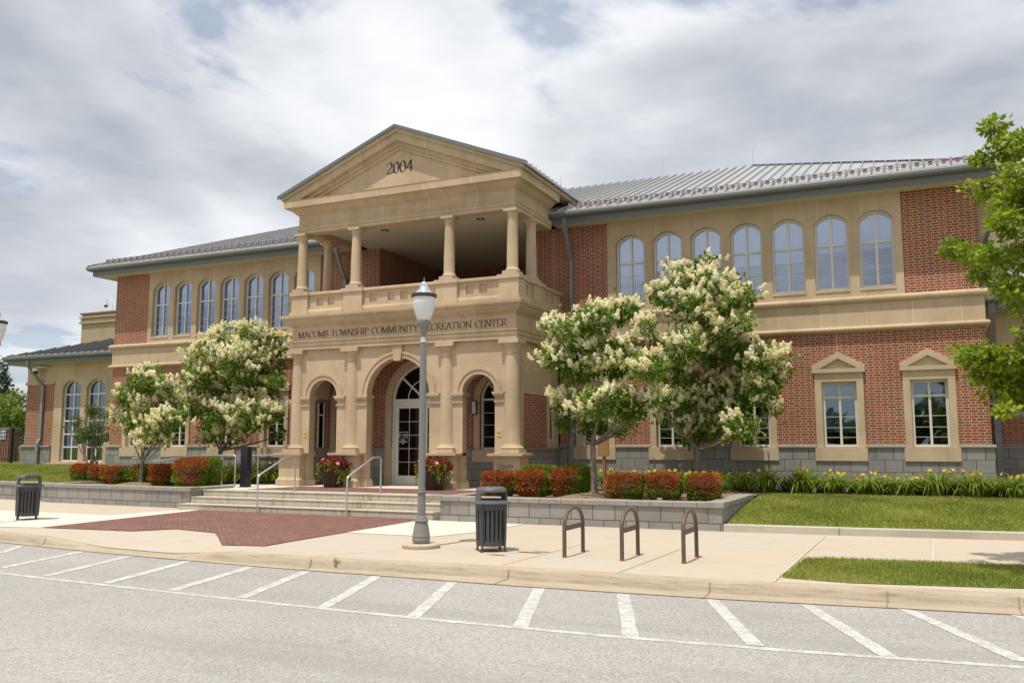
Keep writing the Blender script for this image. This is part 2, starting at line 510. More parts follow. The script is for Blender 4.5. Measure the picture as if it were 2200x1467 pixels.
def M(name):
    B = {
        'brick': b_brick,
        'stone': b_stone(),
        'stone_jointed': b_stone(1.1, 0.0),
        'stone_course': b_stone(1.53, 0.6),
        'block_base': b_block(0.406, 0.305, -0.04, (0.27, 0.262, 0.245), (0.205, 0.199, 0.186), (0.085, 0.082, 0.077)),
        'block_planter': b_block(0.46, 0.30, 0.165, (0.31, 0.292, 0.268), (0.235, 0.222, 0.206), (0.07, 0.066, 0.06)),
        'ledge_stone': b_plain((0.235, 0.21, 0.178), 0.85, var=0.2, spec=0.2),
        'coping': b_plain((0.29, 0.268, 0.24), 0.9, var=0.22, scale=5, spec=0.2, dirt=(0.15, 0.135, 0.12)),
        'tower_block': b_block(0.40, 0.20, 0.0, (0.40, 0.32, 0.22), (0.36, 0.285, 0.195), (0.30, 0.24, 0.17)),
        'red_metal': b_plain((0.26, 0.10, 0.07), 0.6),
        'roof_metal': b_roof,
        'roof_dim_sheen': b_plain((0.17, 0.175, 0.18), 0.6, var=0.12),  # darker copy of the roof metal; weaker sky reflection put into the colour
        'seam_metal': b_plain((0.38, 0.385, 0.385), 0.35, 0.5, var=0.08),
        'fascia': b_plain((0.125, 0.13, 0.128), 0.45, var=0.06),
        'gutter': b_plain((0.135, 0.145, 0.14), 0.5, var=0.06),
        'downspout': b_plain((0.19, 0.205, 0.20), 0.4, var=0.08),
        'soffit': b_plain((0.50, 0.44, 0.34), 0.7, var=0.04),
        'ceiling': b_plain((0.62, 0.55, 0.44), 0.75, var=0.03),
        'guard_rail': b_plain((0.42, 0.36, 0.35), 0.35, 0.6, var=0.15),
        'guard_block': b_plain((0.16, 0.045, 0.035), 0.5, var=0.2),
        'frame': b_plain((0.60, 0.57, 0.50), 0.45, var=0.04),
        'white_frame': b_plain((0.68, 0.68, 0.62), 0.4, var=0.03),
        'glass_upper': b_glass(0.22, (0.74, 0.80, 0.90)),
        'glass_lower': b_glass(0.14, (0.55, 0.64, 0.64)),
        'glass_door': b_glass(0.08, (0.30, 0.30, 0.30)),
        'blind': b_plain((0.74, 0.77, 0.82), 0.9, var=0.04),
        'blind_green': b_plain((0.30, 0.36, 0.33), 0.9, var=0.05),
        'unlit_interior': b_plain((0.035, 0.033, 0.032), 0.9),  # near-black, the shade of the rooms behind glass put into the colour
        'letter': b_plain((0.055, 0.028, 0.016), 0.7),
        'decal': b_plain((0.78, 0.78, 0.76), 0.6),
        'decal_yellow': b_plain((0.62, 0.60, 0.12), 0.6),
        'brass': b_plain((0.80, 0.56, 0.20), 0.35, 0.5),
        'brass_dark': b_plain((0.35, 0.17, 0.05), 0.5),
        'lantern_metal': b_plain((0.035, 0.033, 0.032), 0.5),
        'lantern_glass': b_plain((0.72, 0.71, 0.68), 0.25),
        'camera_white': b_plain((0.66, 0.65, 0.62), 0.35),
        'black_dome': b_plain((0.02, 0.02, 0.022), 0.1),
        'steel': b_plain((0.58, 0.59, 0.61), 0.3, 0.75, var=0.1),
        'post_black': b_plain((0.012, 0.013, 0.02), 0.35),
        'lamp_paint': b_plain((0.205, 0.20, 0.188), 0.5, var=0.15, dirt=(0.22, 0.20, 0.17)),
        'lamp_collar': b_plain((0.48, 0.44, 0.36), 0.6),
        'lamp_cap': b_plain((0.62, 0.64, 0.66), 0.25, 0.8),
        'lamp_ring': b_plain((0.045, 0.038, 0.035), 0.5),
        'globe': b_globe,
        'footing': b_footing,
        'bin_paint': b_plain((0.055, 0.056, 0.062), 0.45, var=0.12, dirt=(0.085, 0.08, 0.078)),
        'bin_lid': b_plain((0.095, 0.097, 0.105), 0.5, var=0.12),
        'bin_liner': b_plain((0.012, 0.012, 0.013), 0.6),
        'rack_paint': b_plain((0.115, 0.074, 0.055), 0.5, var=0.18, dirt=(0.17, 0.11, 0.08)),
        'rust_stain': b_plain((0.36, 0.22, 0.13), 0.9, var=0.3, scale=9),
        'rust': b_plain((0.26, 0.075, 0.025), 0.8, var=0.3, scale=20),
        'concrete': b_concrete((0.46, 0.405, 0.33), (0.47, 0.395, 0.30)),
        'concrete_pale': b_concrete((0.60, 0.545, 0.465), (0.64, 0.575, 0.48)),
        'kerb': b_kerb,
        'kerb_wall': b_concrete((0.50, 0.455, 0.38), (0.40, 0.37, 0.31)),
        'joint': b_plain((0.56, 0.50, 0.42), 0.9),
        'joint_dark': b_plain((0.25, 0.20, 0.15), 0.9),
        'step': b_step,
        'asphalt': b_asphalt,
        'paint': b_paint,
        'paver': b_paver,
        'grass_base': b_grass,
        'blade': b_leaf((0.135, 0.18, 0.026), (0.26, 0.31, 0.05), (0.52, 0.47, 0.16), 0.4),
        'mulch': b_mulch,
        'far_ground': b_grass,
        'bark': b_bark,
        'lilac_leaf': b_leaf((0.07, 0.135, 0.014), (0.155, 0.26, 0.024), (0.29, 0.40, 0.045), 0.45),
        'lilac_bloom': b_leaf((0.88, 0.74, 0.42), (0.96, 0.90, 0.62), (0.98, 0.95, 0.76), 0.5, 0.8),
        'locust_leaf': b_leaf((0.12, 0.19, 0.01), (0.27, 0.36, 0.02), (0.46, 0.52, 0.05), 0.48),
        'dark_leaf': b_leaf((0.06, 0.09, 0.018), (0.11, 0.145, 0.03), (0.17, 0.19, 0.05), 0.35),
        'far_leaf': b_leaf((0.08, 0.14, 0.015), (0.17, 0.25, 0.03), (0.27, 0.34, 0.06), 0.4),
        'conifer_leaf': b_leaf((0.02, 0.04, 0.016), (0.04, 0.065, 0.025), (0.07, 0.095, 0.04), 0.2),
        'box_green': b_leaf((0.08, 0.14, 0.012), (0.19, 0.28, 0.022), (0.35, 0.43, 0.045), 0.42),
        'box_brown': b_leaf((0.21, 0.050, 0.014), (0.41, 0.105, 0.026), (0.55, 0.24, 0.065), 0.3),
        'box_grey': b_leaf((0.10, 0.07, 0.05), (0.19, 0.14, 0.10), (0.25, 0.20, 0.14), 0.1),
        'twig': b_plain((0.06, 0.042, 0.03), 0.9),
        'lily_leaf': b_leaf((0.10, 0.17, 0.016), (0.23, 0.33, 0.035), (0.44, 0.52, 0.09), 0.45),
        'lily_bloom': b_leaf((0.80, 0.36, 0.02), (0.86, 0.55, 0.03), (0.88, 0.68, 0.10), 0.3),
        'petunia': b_leaf((0.08, 0.001, 0.004), (0.17, 0.002, 0.010), (0.26, 0.008, 0.02), 0.25, 1.0),
        'petunia_pink': b_leaf((0.75, 0.35, 0.25), (0.80, 0.45, 0.35), (0.85, 0.60, 0.45), 0.3),
        'pot': b_plain((0.055, 0.03, 0.024), 0.6, var=0.2),
        'sign_brown': b_plain((0.30, 0.155, 0.055), 0.6, var=0.08),
        'sign_text': b_plain((0.42, 0.26, 0.11), 0.6),
        'wood_post': b_plain((0.26, 0.12, 0.035), 0.7),
        'fence': b_plain((0.012, 0.013, 0.016), 0.45),
        'white_panel': b_plain((0.72, 0.74, 0.76), 0.5),
    }
    return mat(name, B[name])


# ------------------------------------------------------------------ mesh helpers
class MB:
    def __init__(self):
        self.v, self.f = [], []

    def add(self, verts, faces):
        b = len(self.v)
        self.v += [tuple(map(float, p)) for p in verts]
        self.f += [tuple(i + b for i in f) for f in faces]
        return self

    def box(self, x0, x1, y0, y1, z0, z1):
        return self.add([(x0, y0, z0), (x1, y0, z0), (x1, y1, z0), (x0, y1, z0), (x0, y0, z1), (x1, y0, z1), (x1, y1, z1), (x0, y1, z1)],
                        [(0, 3, 2, 1), (4, 5, 6, 7), (0, 1, 5, 4), (1, 2, 6, 5), (2, 3, 7, 6), (3, 0, 4, 7)])

    def prism_y(self, poly, y0, y1):
        """polygon in (x, z), counter-clockwise seen from -y, extruded y0..y1"""
        n = len(poly)
        vs = [(x, y0, z) for x, z in poly] + [(x, y1, z) for x, z in poly]
        fs = [tuple(range(n)), tuple(range(2 * n - 1, n - 1, -1))]
        fs += [(i, i + n, (i + 1) % n + n, (i + 1) % n) for i in range(n)]
        return self.add(vs, fs)

    def prism_z(self, poly, z0, z1):
        n = len(poly)
        vs = [(x, y, z0) for x, y in poly] + [(x, y, z1) for x, y in poly]
        fs = [tuple(range(n - 1, -1, -1)), tuple(range(n, 2 * n))]
        fs += [(i, (i + 1) % n, (i + 1) % n + n, i + n) for i in range(n)]
        return self.add(vs, fs)

    def ring_y(self, outer, inner, y0, y1):
        """band between two open outlines of equal length, in (x, z)"""
        n = len(outer)
        vs = [(x, y0, z) for x, z in outer] + [(x, y0, z) for x, z in inner] + [(x, y1, z) for x, z in outer] + [(x, y1, z) for x, z in inner]
        fs = []
        for i in range(n - 1):
            fs += [(i, n + i, n + i + 1, i + 1), (2 * n + i, 2 * n + i + 1, 3 * n + i + 1, 3 * n + i),
                   (i, i + 1, 2 * n + i + 1, 2 * n + i), (n + i, 3 * n + i, 3 * n + i + 1, n + i + 1)]
        fs += [(0, 2 * n, 3 * n, n), (n - 1, 2 * n - 1, 4 * n - 1, 3 * n - 1)]
        return self.add(vs, fs)

    def sweep(self, path, prof, closed=False):
        """closed profile (o, z) along a plan polyline; o points to the right of travel; mitred corners"""
        P = [np.array(p, float) for p in path]
        n, m = len(P), len(prof)
        nr = []
        for i in range(n):
            ns = []
            for a, b in ((i - 1, i), (i, i + 1)):
                if closed:
                    a, b = a % n, b % n
                elif a < 0 or b >= n:
                    continue
                d = P[b] - P[a]
                d = d / np.linalg.norm(d)
                ns.append(np.array([d[1], -d[0]]))
            if len(ns) == 1:
                nr.append(ns[0])
            else:
                s = ns[0] + ns[1]
                nr.append(s / max(0.2, 1 + ns[0] @ ns[1]))
        vs = [(P[i][0] + nr[i][0] * o, P[i][1] + nr[i][1] * o, z) for i in range(n) for o, z in prof]
        fs = []
        for i in range(n if closed else n - 1):
            j = (i + 1) % n
            for k in range(m):
                l = (k + 1) % m
                fs.append((i * m + k, i * m + l, j * m + l, j * m + k))
        if not closed:
            fs += [tuple(range(m - 1, -1, -1)), tuple((n - 1) * m + k for k in range(m))]
        return self.add(vs, fs)

    def lathe(self, prof, n=24, c=(0, 0), flute=None, cap=True):
        vs = []
        for idx, (r, z) in enumerate(prof):
            fl = flute[idx] if flute else 0
            for k in range(n):
                a = 2 * math.pi * k / n
                rr = r * (1 - fl * (k % 2))
                vs.append((c[0] + rr * math.cos(a), c[1] + rr * math.sin(a), z))
        fs = []
        for i in range(len(prof) - 1):
            for k in range(n):
                l = (k + 1) % n
                fs.append((i * n + k, i * n + l, (i + 1) * n + l, (i + 1) * n + k))
        if cap:
            fs += [tuple(range(n - 1, -1, -1)), tuple((len(prof) - 1) * n + k for k in range(n))]
        return self.add(vs, fs)

    def tube(self, pts, rad, n=8):
        P = [np.array(p, float) for p in pts]
        if not isinstance(rad, (list, tuple)):
            rad = [rad] * len(P)
        vs, prev = [], None
        for i, p in enumerate(P):
            d = P[min(i + 1, len(P) - 1)] - P[max(i - 1, 0)]
            d = d / (np.linalg.norm(d) + 1e-9)
            if prev is None:
                ref = np.array([1.0, 0, 0]) if abs(d[0]) < 0.8 else np.array([0, 1.0, 0])
            else:
                ref = prev
            a = ref - d * (ref @ d)
            a /= np.linalg.norm(a) + 1e-9
            prev = a
            b = np.cross(d, a)
            for k in range(n):
                t = 2 * math.pi * k / n
                vs.append(p + rad[i] * (math.cos(t) * a + math.sin(t) * b))
        fs = []
        for i in range(len(P) - 1):
            for k in range(n):
                l = (k + 1) % n
                fs.append((i * n + k, i * n + l, (i + 1) * n + l, (i + 1) * n + k))
        fs += [tuple(range(n - 1, -1, -1)), tuple((len(P) - 1) * n + k for k in range(n))]
        return self.add(vs, fs)

    def build(self, name, m, parent=None, org=(0, 0, 0), loc=None, smooth=None, bevel=0):
        me = bpy.data.meshes.new(name)
        ox, oy, oz = org
        me.from_pydata([(x - ox, y - oy, z - oz) for x, y, z in self.v], [], self.f)
        me.materials.append(M(m))
        me.validate()
        if smooth:
            for p in me.polygons:
                p.use_smooth = True
            me.set_sharp_from_angle(angle=R(smooth))
        me.update()
        o = bpy.data.objects.new(name, me)
        COL.objects.link(o)
        if parent:
            o.parent = parent
        if loc is not None:
            o.location = loc
        if bevel:
            md = o.modifiers.new('bevel', 'BEVEL')
            md.width = bevel
            md.segments = 2
            md.limit_method = 'ANGLE'
        return o


def tag(o, label=None, cat=None, group=None, kind=None):
    if label:
        o['label'] = label
    if cat:
        o['category'] = cat
    if group:
        o['group'] = group
    if kind:
        o['kind'] = kind
    return o


def thing(name, label, cat, loc=(0, 0, 0), rz=0.0, group=None):
    o = bpy.data.objects.new(name, None)
    COL.objects.link(o)
    o.empty_display_size = 0.2
    o.location = loc
    o.rotation_euler = (0, 0, rz)
    return tag(o, label, cat, group)


def kids(o):
    return [c for c in bpy.data.objects if c.parent == o]


def dup(root, loc, rz=0.0, label=None, scale=None):
    r = root.copy()
    COL.objects.link(r)
    r.location = loc
    r.rotation_euler = (0, 0, rz)
    if scale:
        r.scale = scale
    if label:
        r['label'] = label
    for ch in kids(root):
        c = ch.copy()
        COL.objects.link(c)
        c.parent = r
        for g in kids(ch):
            d = g.copy()
            COL.objects.link(d)
            d.parent = c
    return r


def duppart(o, parent, loc):
    c = o.copy()
    COL.objects.link(c)
    c.parent = parent
    c.location = loc
    for g in kids(o):
        d = g.copy()
        COL.objects.link(d)
        d.parent = c
    return c


def struct(o):
    o['kind'] = 'structure'
    return o


def soup(name, verts, faces, val, m, parent=None, loc=(0, 0, 0), smooth=False):
    """fast mesh from arrays: verts (N,3), faces (M,k), val (N,) stored as attribute v"""
    verts = np.ascontiguousarray(verts, np.float32)
    faces = np.ascontiguousarray(faces, np.int32)
    me = bpy.data.meshes.new(name)
    me.vertices.add(len(verts))
    me.vertices.foreach_set('co', verts.ravel())
    k = faces.shape[1]
    me.loops.add(faces.size)
    me.loops.foreach_set('vertex_index', faces.ravel())
    me.polygons.add(len(faces))
    me.polygons.foreach_set('loop_start', np.arange(0, faces.size, k, dtype=np.int32))
    if smooth:
        me.polygons.foreach_set('use_smooth', np.ones(len(faces), bool))
    a = me.attributes.new('v', 'FLOAT', 'POINT')
    a.data.foreach_set('value', np.ascontiguousarray(val, np.float32))
    me.materials.append(M(m))
    me.update(calc_edges=True)
    o = bpy.data.objects.new(name, me)
    COL.objects.link(o)
    o.parent = parent
    o.location = loc
    return o


def unit(a):
    return a / (np.linalg.norm(a, axis=-1, keepdims=True) + 1e-9)


def leaves(P, axis, L, wid, val, fold=0.25, up=0.0):
    """folded leaf of two triangles-pairs per point; returns verts, faces, values"""
    n = len(P)
    rnd = unit(RNG.normal(size=(n, 3)) + np.array([0, -0.3 * up, up]))
    s = unit(np.cross(axis, rnd))
    nn = np.cross(axis, s)
    L = np.broadcast_to(np.asarray(L, float), (n,))[:, None]
    Wd = L * wid
    a = P
    b = P + axis * L * 0.45 + s * Wd + nn * Wd * fold
    c = P + axis * L
    d = P + axis * L * 0.45 - s * Wd + nn * Wd * fold
    V = np.stack([a, b, c, d], 1).reshape(-1, 3)
    i = np.arange(n)[:, None] * 4
    F = np.concatenate([i + np.array([[0, 1, 2]]), i + np.array([[0, 2, 3]])], 0)
    return V, F, np.repeat(val, 4)


def lobe_points(lobes, n, shell=0.55):
    """points in ellipsoid lobes (cx,cy,cz,rx,ry,rz), denser near their surface"""
    L = np.array(lobes, float)
    vol = (L[:, 3] * L[:, 4] * L[:, 5]) ** 0.72
    idx = RNG.choice(len(L), n, p=vol / vol.sum())
    d = unit(RNG.normal(size=(n, 3)))
    r = shell + (1 - shell) * RNG.random(n) ** 0.8
    r *= 1 + 0.11 * RNG.normal(size=n)
    q = L[idx]
    return q[:, :3] + d * r[:, None] * q[:, 3:6], d, idx

# ------------------------------------------------------------------ the building
XC, YF = -13.16, 24.3
BO = (0, YF, 0)
BLD = thing('recreation_center', 'two storey red brick recreation center with tan stone portico, columns and grey metal roofs', 'building', (XC, YF, 0))


def part(name, mb, m, smooth=None, parent=BLD, bevel=0):
    return mb.build(name, m, parent, BO, smooth=smooth, bevel=bevel)


def arc(cx, hw, zs, rise, n=12):
    """outline of an arch from left spring to right spring"""
    if abs(rise - hw) < 1e-3:
        return [(cx - hw * math.cos(math.pi * i / n), zs + hw * math.sin(math.pi * i / n)) for i in range(n + 1)]
    r = (hw * hw + rise * rise) / (2 * rise)
    a0 = math.asin(min(1, hw / r))
    return [(cx + r * math.sin(-a0 + 2 * a0 * i / n), zs + rise - r + r * math.cos(-a0 + 2 * a0 * i / n)) for i in range(n + 1)]


def holed(mb, x0, x1, z0, z1, yf, yb, ops):
    """wall between x0..x1 with openings (cx, hw, zb, zs, rise)"""
    ops = sorted(ops)
    x = x0
    for cx, hw, zb, zs, rise in ops:
        l, r = cx - hw, cx + hw
        if l > x + 1e-4:
            mb.box(x, l, yf, yb, z0, z1)
        if zb > z0 + 1e-4:
            mb.box(l, r, yf, yb, z0, zb)
        if rise > 0:
            a = arc(cx, hw, zs, rise)
            h = len(a) // 2
            mb.prism_y(a[:h + 1][::-1] + [(l, z1), (cx, z1)][:2][::-1][::-1] if False else [(l, z1)] + a[:h + 1] + [(cx, z1)], yf, yb)
            mb.prism_y([(cx, z1)] + a[h:] + [(r, z1)], yf, yb)
        elif z1 > zs + 1e-4:
            mb.box(l, r, yf, yb, zs, z1)
        x = r
    if x1 > x + 1e-4:
        mb.box(x, x1, yf, yb, z0, z1)
    return mb


def window(hw, zb, zs, rise, horiz, thin, glassm, blind_z=None, blindm='blind', fw=0.065, mw=0.058, dep=0.09, vert=True, framem='frame'):
    """window at local origin x=0, y=0 face; returns its frame object (pane, blind as sub-parts)"""
    mb = MB()
    if rise > 0:
        o = arc(0, hw, zs, rise)
        i = arc(0, hw - fw, zs, rise - fw * 0.9 if rise < hw else hw - fw)
        mb.ring_y([(-hw, zb)] + o + [(hw, zb)], [(-hw + fw, zb)] + i + [(hw - fw, zb)], 0, dep)
        ztop = zs + rise - fw
    else:
        mb.ring_y([(-hw, zb), (-hw, zs), (hw, zs), (hw, zb)], [(-hw + fw, zb), (-hw + fw, zs - fw), (hw - fw, zs - fw), (hw - fw, zb)], 0, dep)
        ztop = zs - fw
    mb.box(-hw + fw, hw - fw, 0.002, dep - 0.002, zb, zb + fw)
    if vert:
        mb.box(-mw / 2, mw / 2, 0.006, dep - 0.006, zb + fw, ztop + 0.02)
    for z in horiz:
        if vert:
            mb.box(-hw + fw, -mw / 2, 0.01, dep - 0.01, z - mw / 2, z + mw / 2)
            mb.box(mw / 2, hw - fw, 0.01, dep - 0.01, z - mw / 2, z + mw / 2)
        else:
            mb.box(-hw + fw, hw - fw, 0.01, dep - 0.01, z - mw / 2, z + mw / 2)
    for z in thin:
        mb.box(-hw + fw, hw - fw, 0.03, 0.062, z - 0.006, z + 0.006)
    fr = mb.build('window', framem, BLD)
    g = MB()
    yy = 0.05
    if rise > 0:
        a = arc(0, hw - fw * 0.6, zs, rise - fw * 0.5 if rise < hw else hw - fw * 0.6)
        pts = [(-hw + fw * 0.6, zb + 0.02)] + [(hw - fw * 0.6, zb + 0.02)] + a[::-1]
    else:
        pts = [(-hw + fw * 0.6, zb + 0.02), (hw - fw * 0.6, zb + 0.02), (hw - fw * 0.6, zs - 0.02), (-hw + fw * 0.6, zs - 0.02)]
    g.prism_y(pts, yy - 0.004, yy + 0.004)
    g.build('pane', glassm, fr)
    if blind_z is not None:
        b = MB()
        nsl = 10
        top = zs + max(rise, 0)
        b.box(-hw + 0.02, hw - 0.02, 0.16, 0.175, blind_z, top)
        b.box(-hw + 0.02, hw - 0.02, 0.15, 0.185, blind_z - 0.03, blind_z)
        b.build('blind', blindm, fr)
    return fr


# wings -----------------------------------------------------------
UW = [5.82 + 1.1 * i for i in range(7)]
LW = [4.70, 6.93, 9.18, 11.36, 13.47]
HALF = 14.78
UPB = [6.62, 6.42, 6.75, 6.55]
up_wins = [window(0.43, 5.67, 7.44, 0.25, [6.88], [6.49, 6.22, 5.95], 'glass_upper', z) for z in UPB]
up_used = [False] * 4
lo_wins = [window(0.425, 1.58, 3.26, 0, [2.86], [2.36, 2.08, 1.83], 'glass_lower', z, 'blind' if z < 2.2 else 'blind_green') for z in (2.0, 2.55)]
lo_first = [True, True]
for s in (-1, 1):
    a, b = (3.60, HALF) if s > 0 else (-HALF, -3.60)
    S = lambda lo, hi: (lo, hi) if s > 0 else (-hi, -lo)
    # block base, ledge
    ops = [(s * c, 0.63, 1.23, 1.56, 0) for c in LW]
    m = MB()
    holed(m, *S(3.60, HALF + 0.05), 0.2, 1.56, YF - 0.08, YF + 0.25, ops)
    part('block_base', m, 'block_base')
    xs = sorted([s * c for c in LW])
    edges = [a - (0.08 if s < 0 else 0)] + [q for c in xs for q in (c - 0.595, c + 0.595)] + [b + (0.08 if s > 0 else 0)]
    for i in range(0, len(edges), 2):
        if edges[i + 1] - edges[i] > 0.01:
            part('ledge', MB().sweep([(edges[i], YF), (edges[i + 1], YF)], [(-0.1, 1.562), (0.12, 1.562), (0.12, 1.60), (0.03, 1.64), (-0.1, 1.64)]), 'ledge_stone')
    # brick of the ground floor
    m = MB()
    holed(m, a, b, 1.64, 4.54, YF, YF + 0.35, [(s * c, 0.595, 1.64, 3.50, 0) for c in LW])
    part('brick_wall', m, 'brick')
    # stone belt with two round beads
    bead = lambda z0, z1, o: [(-0.2, z0)] + [(o * math.cos(R(t)) * 1.0 + 0.03, (z0 + z1) / 2 + (z1 - z0) / 2 * math.sin(R(t))) for t in (-90, -60, -30, 0, 30, 60, 90)] + [(-0.2, z1)]
    path = [(3.6, YF), (HALF, YF), (HALF, YF + 8)] if s > 0 else [(-HALF, YF + 8), (-HALF, YF), (-3.6, YF)]
    for q0, q1, q2 in ((4.54, 4.68, 0.10), (5.28, 5.46, 0.11)):
        part('bead_moulding', MB().sweep(path, bead(q0, q1, q2)), 'stone', smooth=50)
    m = MB().sweep(path, [(-0.2, 4.682), (0.03, 4.682), (0.03, 5.278), (-0.2, 5.278)])
    part('belt_course', m, 'stone_jointed')
    # upper storey
    part('brick_wall', MB().box(*S(13.04, HALF), YF, YF + 0.35, 5.462, 8.12), 'brick')
    part('brick_wall', MB().box(*S(2.76, 5.13), YF, YF + 0.35, 5.462, 8.12), 'brick')
    m = MB()
    holed(m, *S(5.13, 13.04), 5.462, 8.12, YF - 0.03, YF + 0.33, [(s * c, 0.43, 5.67, 7.44, 0.25) for c in UW])
    part('window_panel', m, 'stone_jointed')
    m = MB()
    for q in UW:
        m.box(s * q - 0.43, s * q + 0.43, YF - 0.05, YF + 0.06, 5.60, 5.668)
    part('window_sill', m, 'stone')
    for i, q in enumerate(UW):
        kk = (i * 3 + (i // 2) + (s > 0)) % 4
        if not up_used[kk]:
            up_wins[kk].location = (s * q, 0.10, 0)
            up_used[kk] = True
        else:
            duppart(up_wins[kk], BLD, (s * q, 0.10, 0))
    # ground floor windows with stone surrounds and little pediments
    for i, q in enumerate(LW):
        k2 = 0 if (s > 0 and i == 3) else 1
        if lo_first[k2]:
            lo_wins[k2].location = (s * q, 0.12, 0)
            lo_first[k2] = False
        else:
            duppart(lo_wins[k2], BLD, (s * q, 0.12, 0))
        c = s * q
        m = MB()
        m.box(c - 0.595, c - 0.425, YF - 0.04, YF + 0.3, 1.562, 3.26)
        m.box(c + 0.425, c + 0.595, YF - 0.04, YF + 0.3, 1.562, 3.26)
        m.box(c - 0.595, c + 0.595, YF - 0.042, YF + 0.3, 3.262, 3.49)
        m.box(c - 0.44, c + 0.44, YF - 0.10, YF + 0.12, 1.50, 1.575)
        m.box(c - 0.63, c + 0.63, YF - 0.12, YF + 0.2, 1.23, 1.495)
        for e0, e1 in ((c - 0.63, c - 0.442), (c + 0.442, c + 0.63)):
            m.box(e0, e1, YF - 0.118, YF + 0.2, 1.4955, 1.561)
        sr = part('window_surround', m, 'stone')
        m = MB()
        m.box(c - 0.645, c + 0.645, YF - 0.10, YF + 0.1, 3.492, 3.60)
        m.prism_y([(c - 0.645, 3.602), (c - 0.46, 3.602), (c, 3.86), (c, 4.03), (c - 0.645, 3.69)], YF - 0.10, YF + 0.1)
        m.prism_y([(c + 0.645, 3.602), (c + 0.645, 3.69), (c, 4.03), (c, 3.86), (c + 0.46, 3.602)], YF - 0.10, YF + 0.1)
        m.prism_y([(c - 0.46, 3.603), (c + 0.46, 3.603), (c, 3.859)], YF - 0.02, YF + 0.1)
        m.build('window_pediment', 'stone', sr, BO)
    # side and recess walls
    m = MB()
    m.box(*S(HALF - 0.35, HALF - 0.001), YF + 0.352, YF + 13, 0.2, 8.12)
    part('side_wall', m, 'brick')
    # thin control joint in the brick near the portico
    m = MB()
    m.box(s * 3.44 - 0.006, s * 3.44 + 0.006, YF - 0.003, YF + 0.01, 5.462, 8.1)
    m.box(s * 11.36 - 0.006, s * 11.36 + 0.006, YF - 0.003, YF + 0.01, 4.03, 4.54)
    part('control_joint', m, 'joint')

m = MB()
m.box(-HALF, HALF, YF + 13, YF + 13.35, 0.2, 8.12)
part('back_wall', m, 'brick')
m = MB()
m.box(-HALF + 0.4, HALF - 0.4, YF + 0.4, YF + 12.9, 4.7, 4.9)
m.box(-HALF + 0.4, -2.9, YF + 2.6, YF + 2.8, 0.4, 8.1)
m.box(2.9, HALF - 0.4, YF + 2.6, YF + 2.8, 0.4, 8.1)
part('interior_partition', m, 'unlit_interior')  # walls coloured almost black so the rooms look unlit

# main roof -------------------------------------------------------
SL = 0.404
EH, EY0, EZ, RUN = HALF + 0.72, YF - 0.80, 8.42, 7.1
RZ = EZ + SL * RUN
EY1 = EY0 + 2 * RUN
rx = EH - RUN
m = MB()
t0 = 0.05
m.add([(-EH, EY0, EZ), (EH, EY0, EZ), (EH, EY1, EZ), (-EH, EY1, EZ), (-rx, EY0 + RUN, RZ), (rx, EY0 + RUN, RZ),
       (-EH, EY0, EZ - t0), (EH, EY0, EZ - t0), (EH, EY1, EZ - t0), (-EH, EY1, EZ - t0), (-rx, EY0 + RUN, RZ - t0), (rx, EY0 + RUN, RZ - t0)],
      [(0, 1, 5, 4), (1, 2, 5), (2, 3, 4, 5), (3, 0, 4), (6, 10, 11, 7), (7, 11, 8), (8, 11, 10, 9), (9, 10, 6),
       (0, 6, 7, 1), (1, 7, 8, 2), (2, 8, 9, 3), (3, 9, 6, 0)])
roof = part('roof', m, 'roof_metal')


def seam_line(mb, p, q, wd=0.012, h=0.055):
    p, q = np.array(p, float), np.array(q, float)
    d = q - p
    side = np.cross(d, [0, 0, 1.0])
    side = side / np.linalg.norm(side) * wd
    up = np.cross(side, d)
    up = up / np.linalg.norm(up) * h
    if up[2] < 0:
        up = -up
    vs = [p - side, p + side, q + side, q - side, p - side + up, p + side + up, q + side + up, q - side + up]
    mb.add(vs, [(0, 3, 2, 1), (4, 5, 6, 7), (0, 1, 5, 4), (1, 2, 6, 5), (2, 3, 7, 6), (3, 0, 4, 7)])


ns = int(2 * EH / 0.305)
seam_x = [-EH + 0.15 + 0.305 * i for i in range(ns)]
m = MB()
for x in seam_x:
    run = min(RUN, EH - abs(x))
    seam_line(m, (x, EY0 + 0.02, EZ + 0.003), (x, EY0 + run + (0.06 if run == RUN else 0), EZ + SL * run + 0.003 + (0.03 if run == RUN else 0)))
m.build('standing_seams', 'seam_metal', roof, BO)
for sx in (-1, 1):
    m = MB()
    for i in range(46):
        y = EY0 + 0.15 + 0.305 * i
        run = min(y - EY0, EY1 - y)
        if run > 0.3:
            seam_line(m, (sx * EH, y, EZ + 0.003), (sx * (EH - run), y, EZ + SL * run + 0.003))
    m.build('standing_seams', 'seam_metal', roof, BO)
for sx in (-1, 1):
    for ey in (EY0, EY1):
        m = MB()
        seam_line(m, (sx * EH, ey, EZ + 0.01), (sx * rx, EY0 + RUN, RZ + 0.01), 0.06, 0.03)
        m.build('hip_cap', 'fascia', roof, BO)

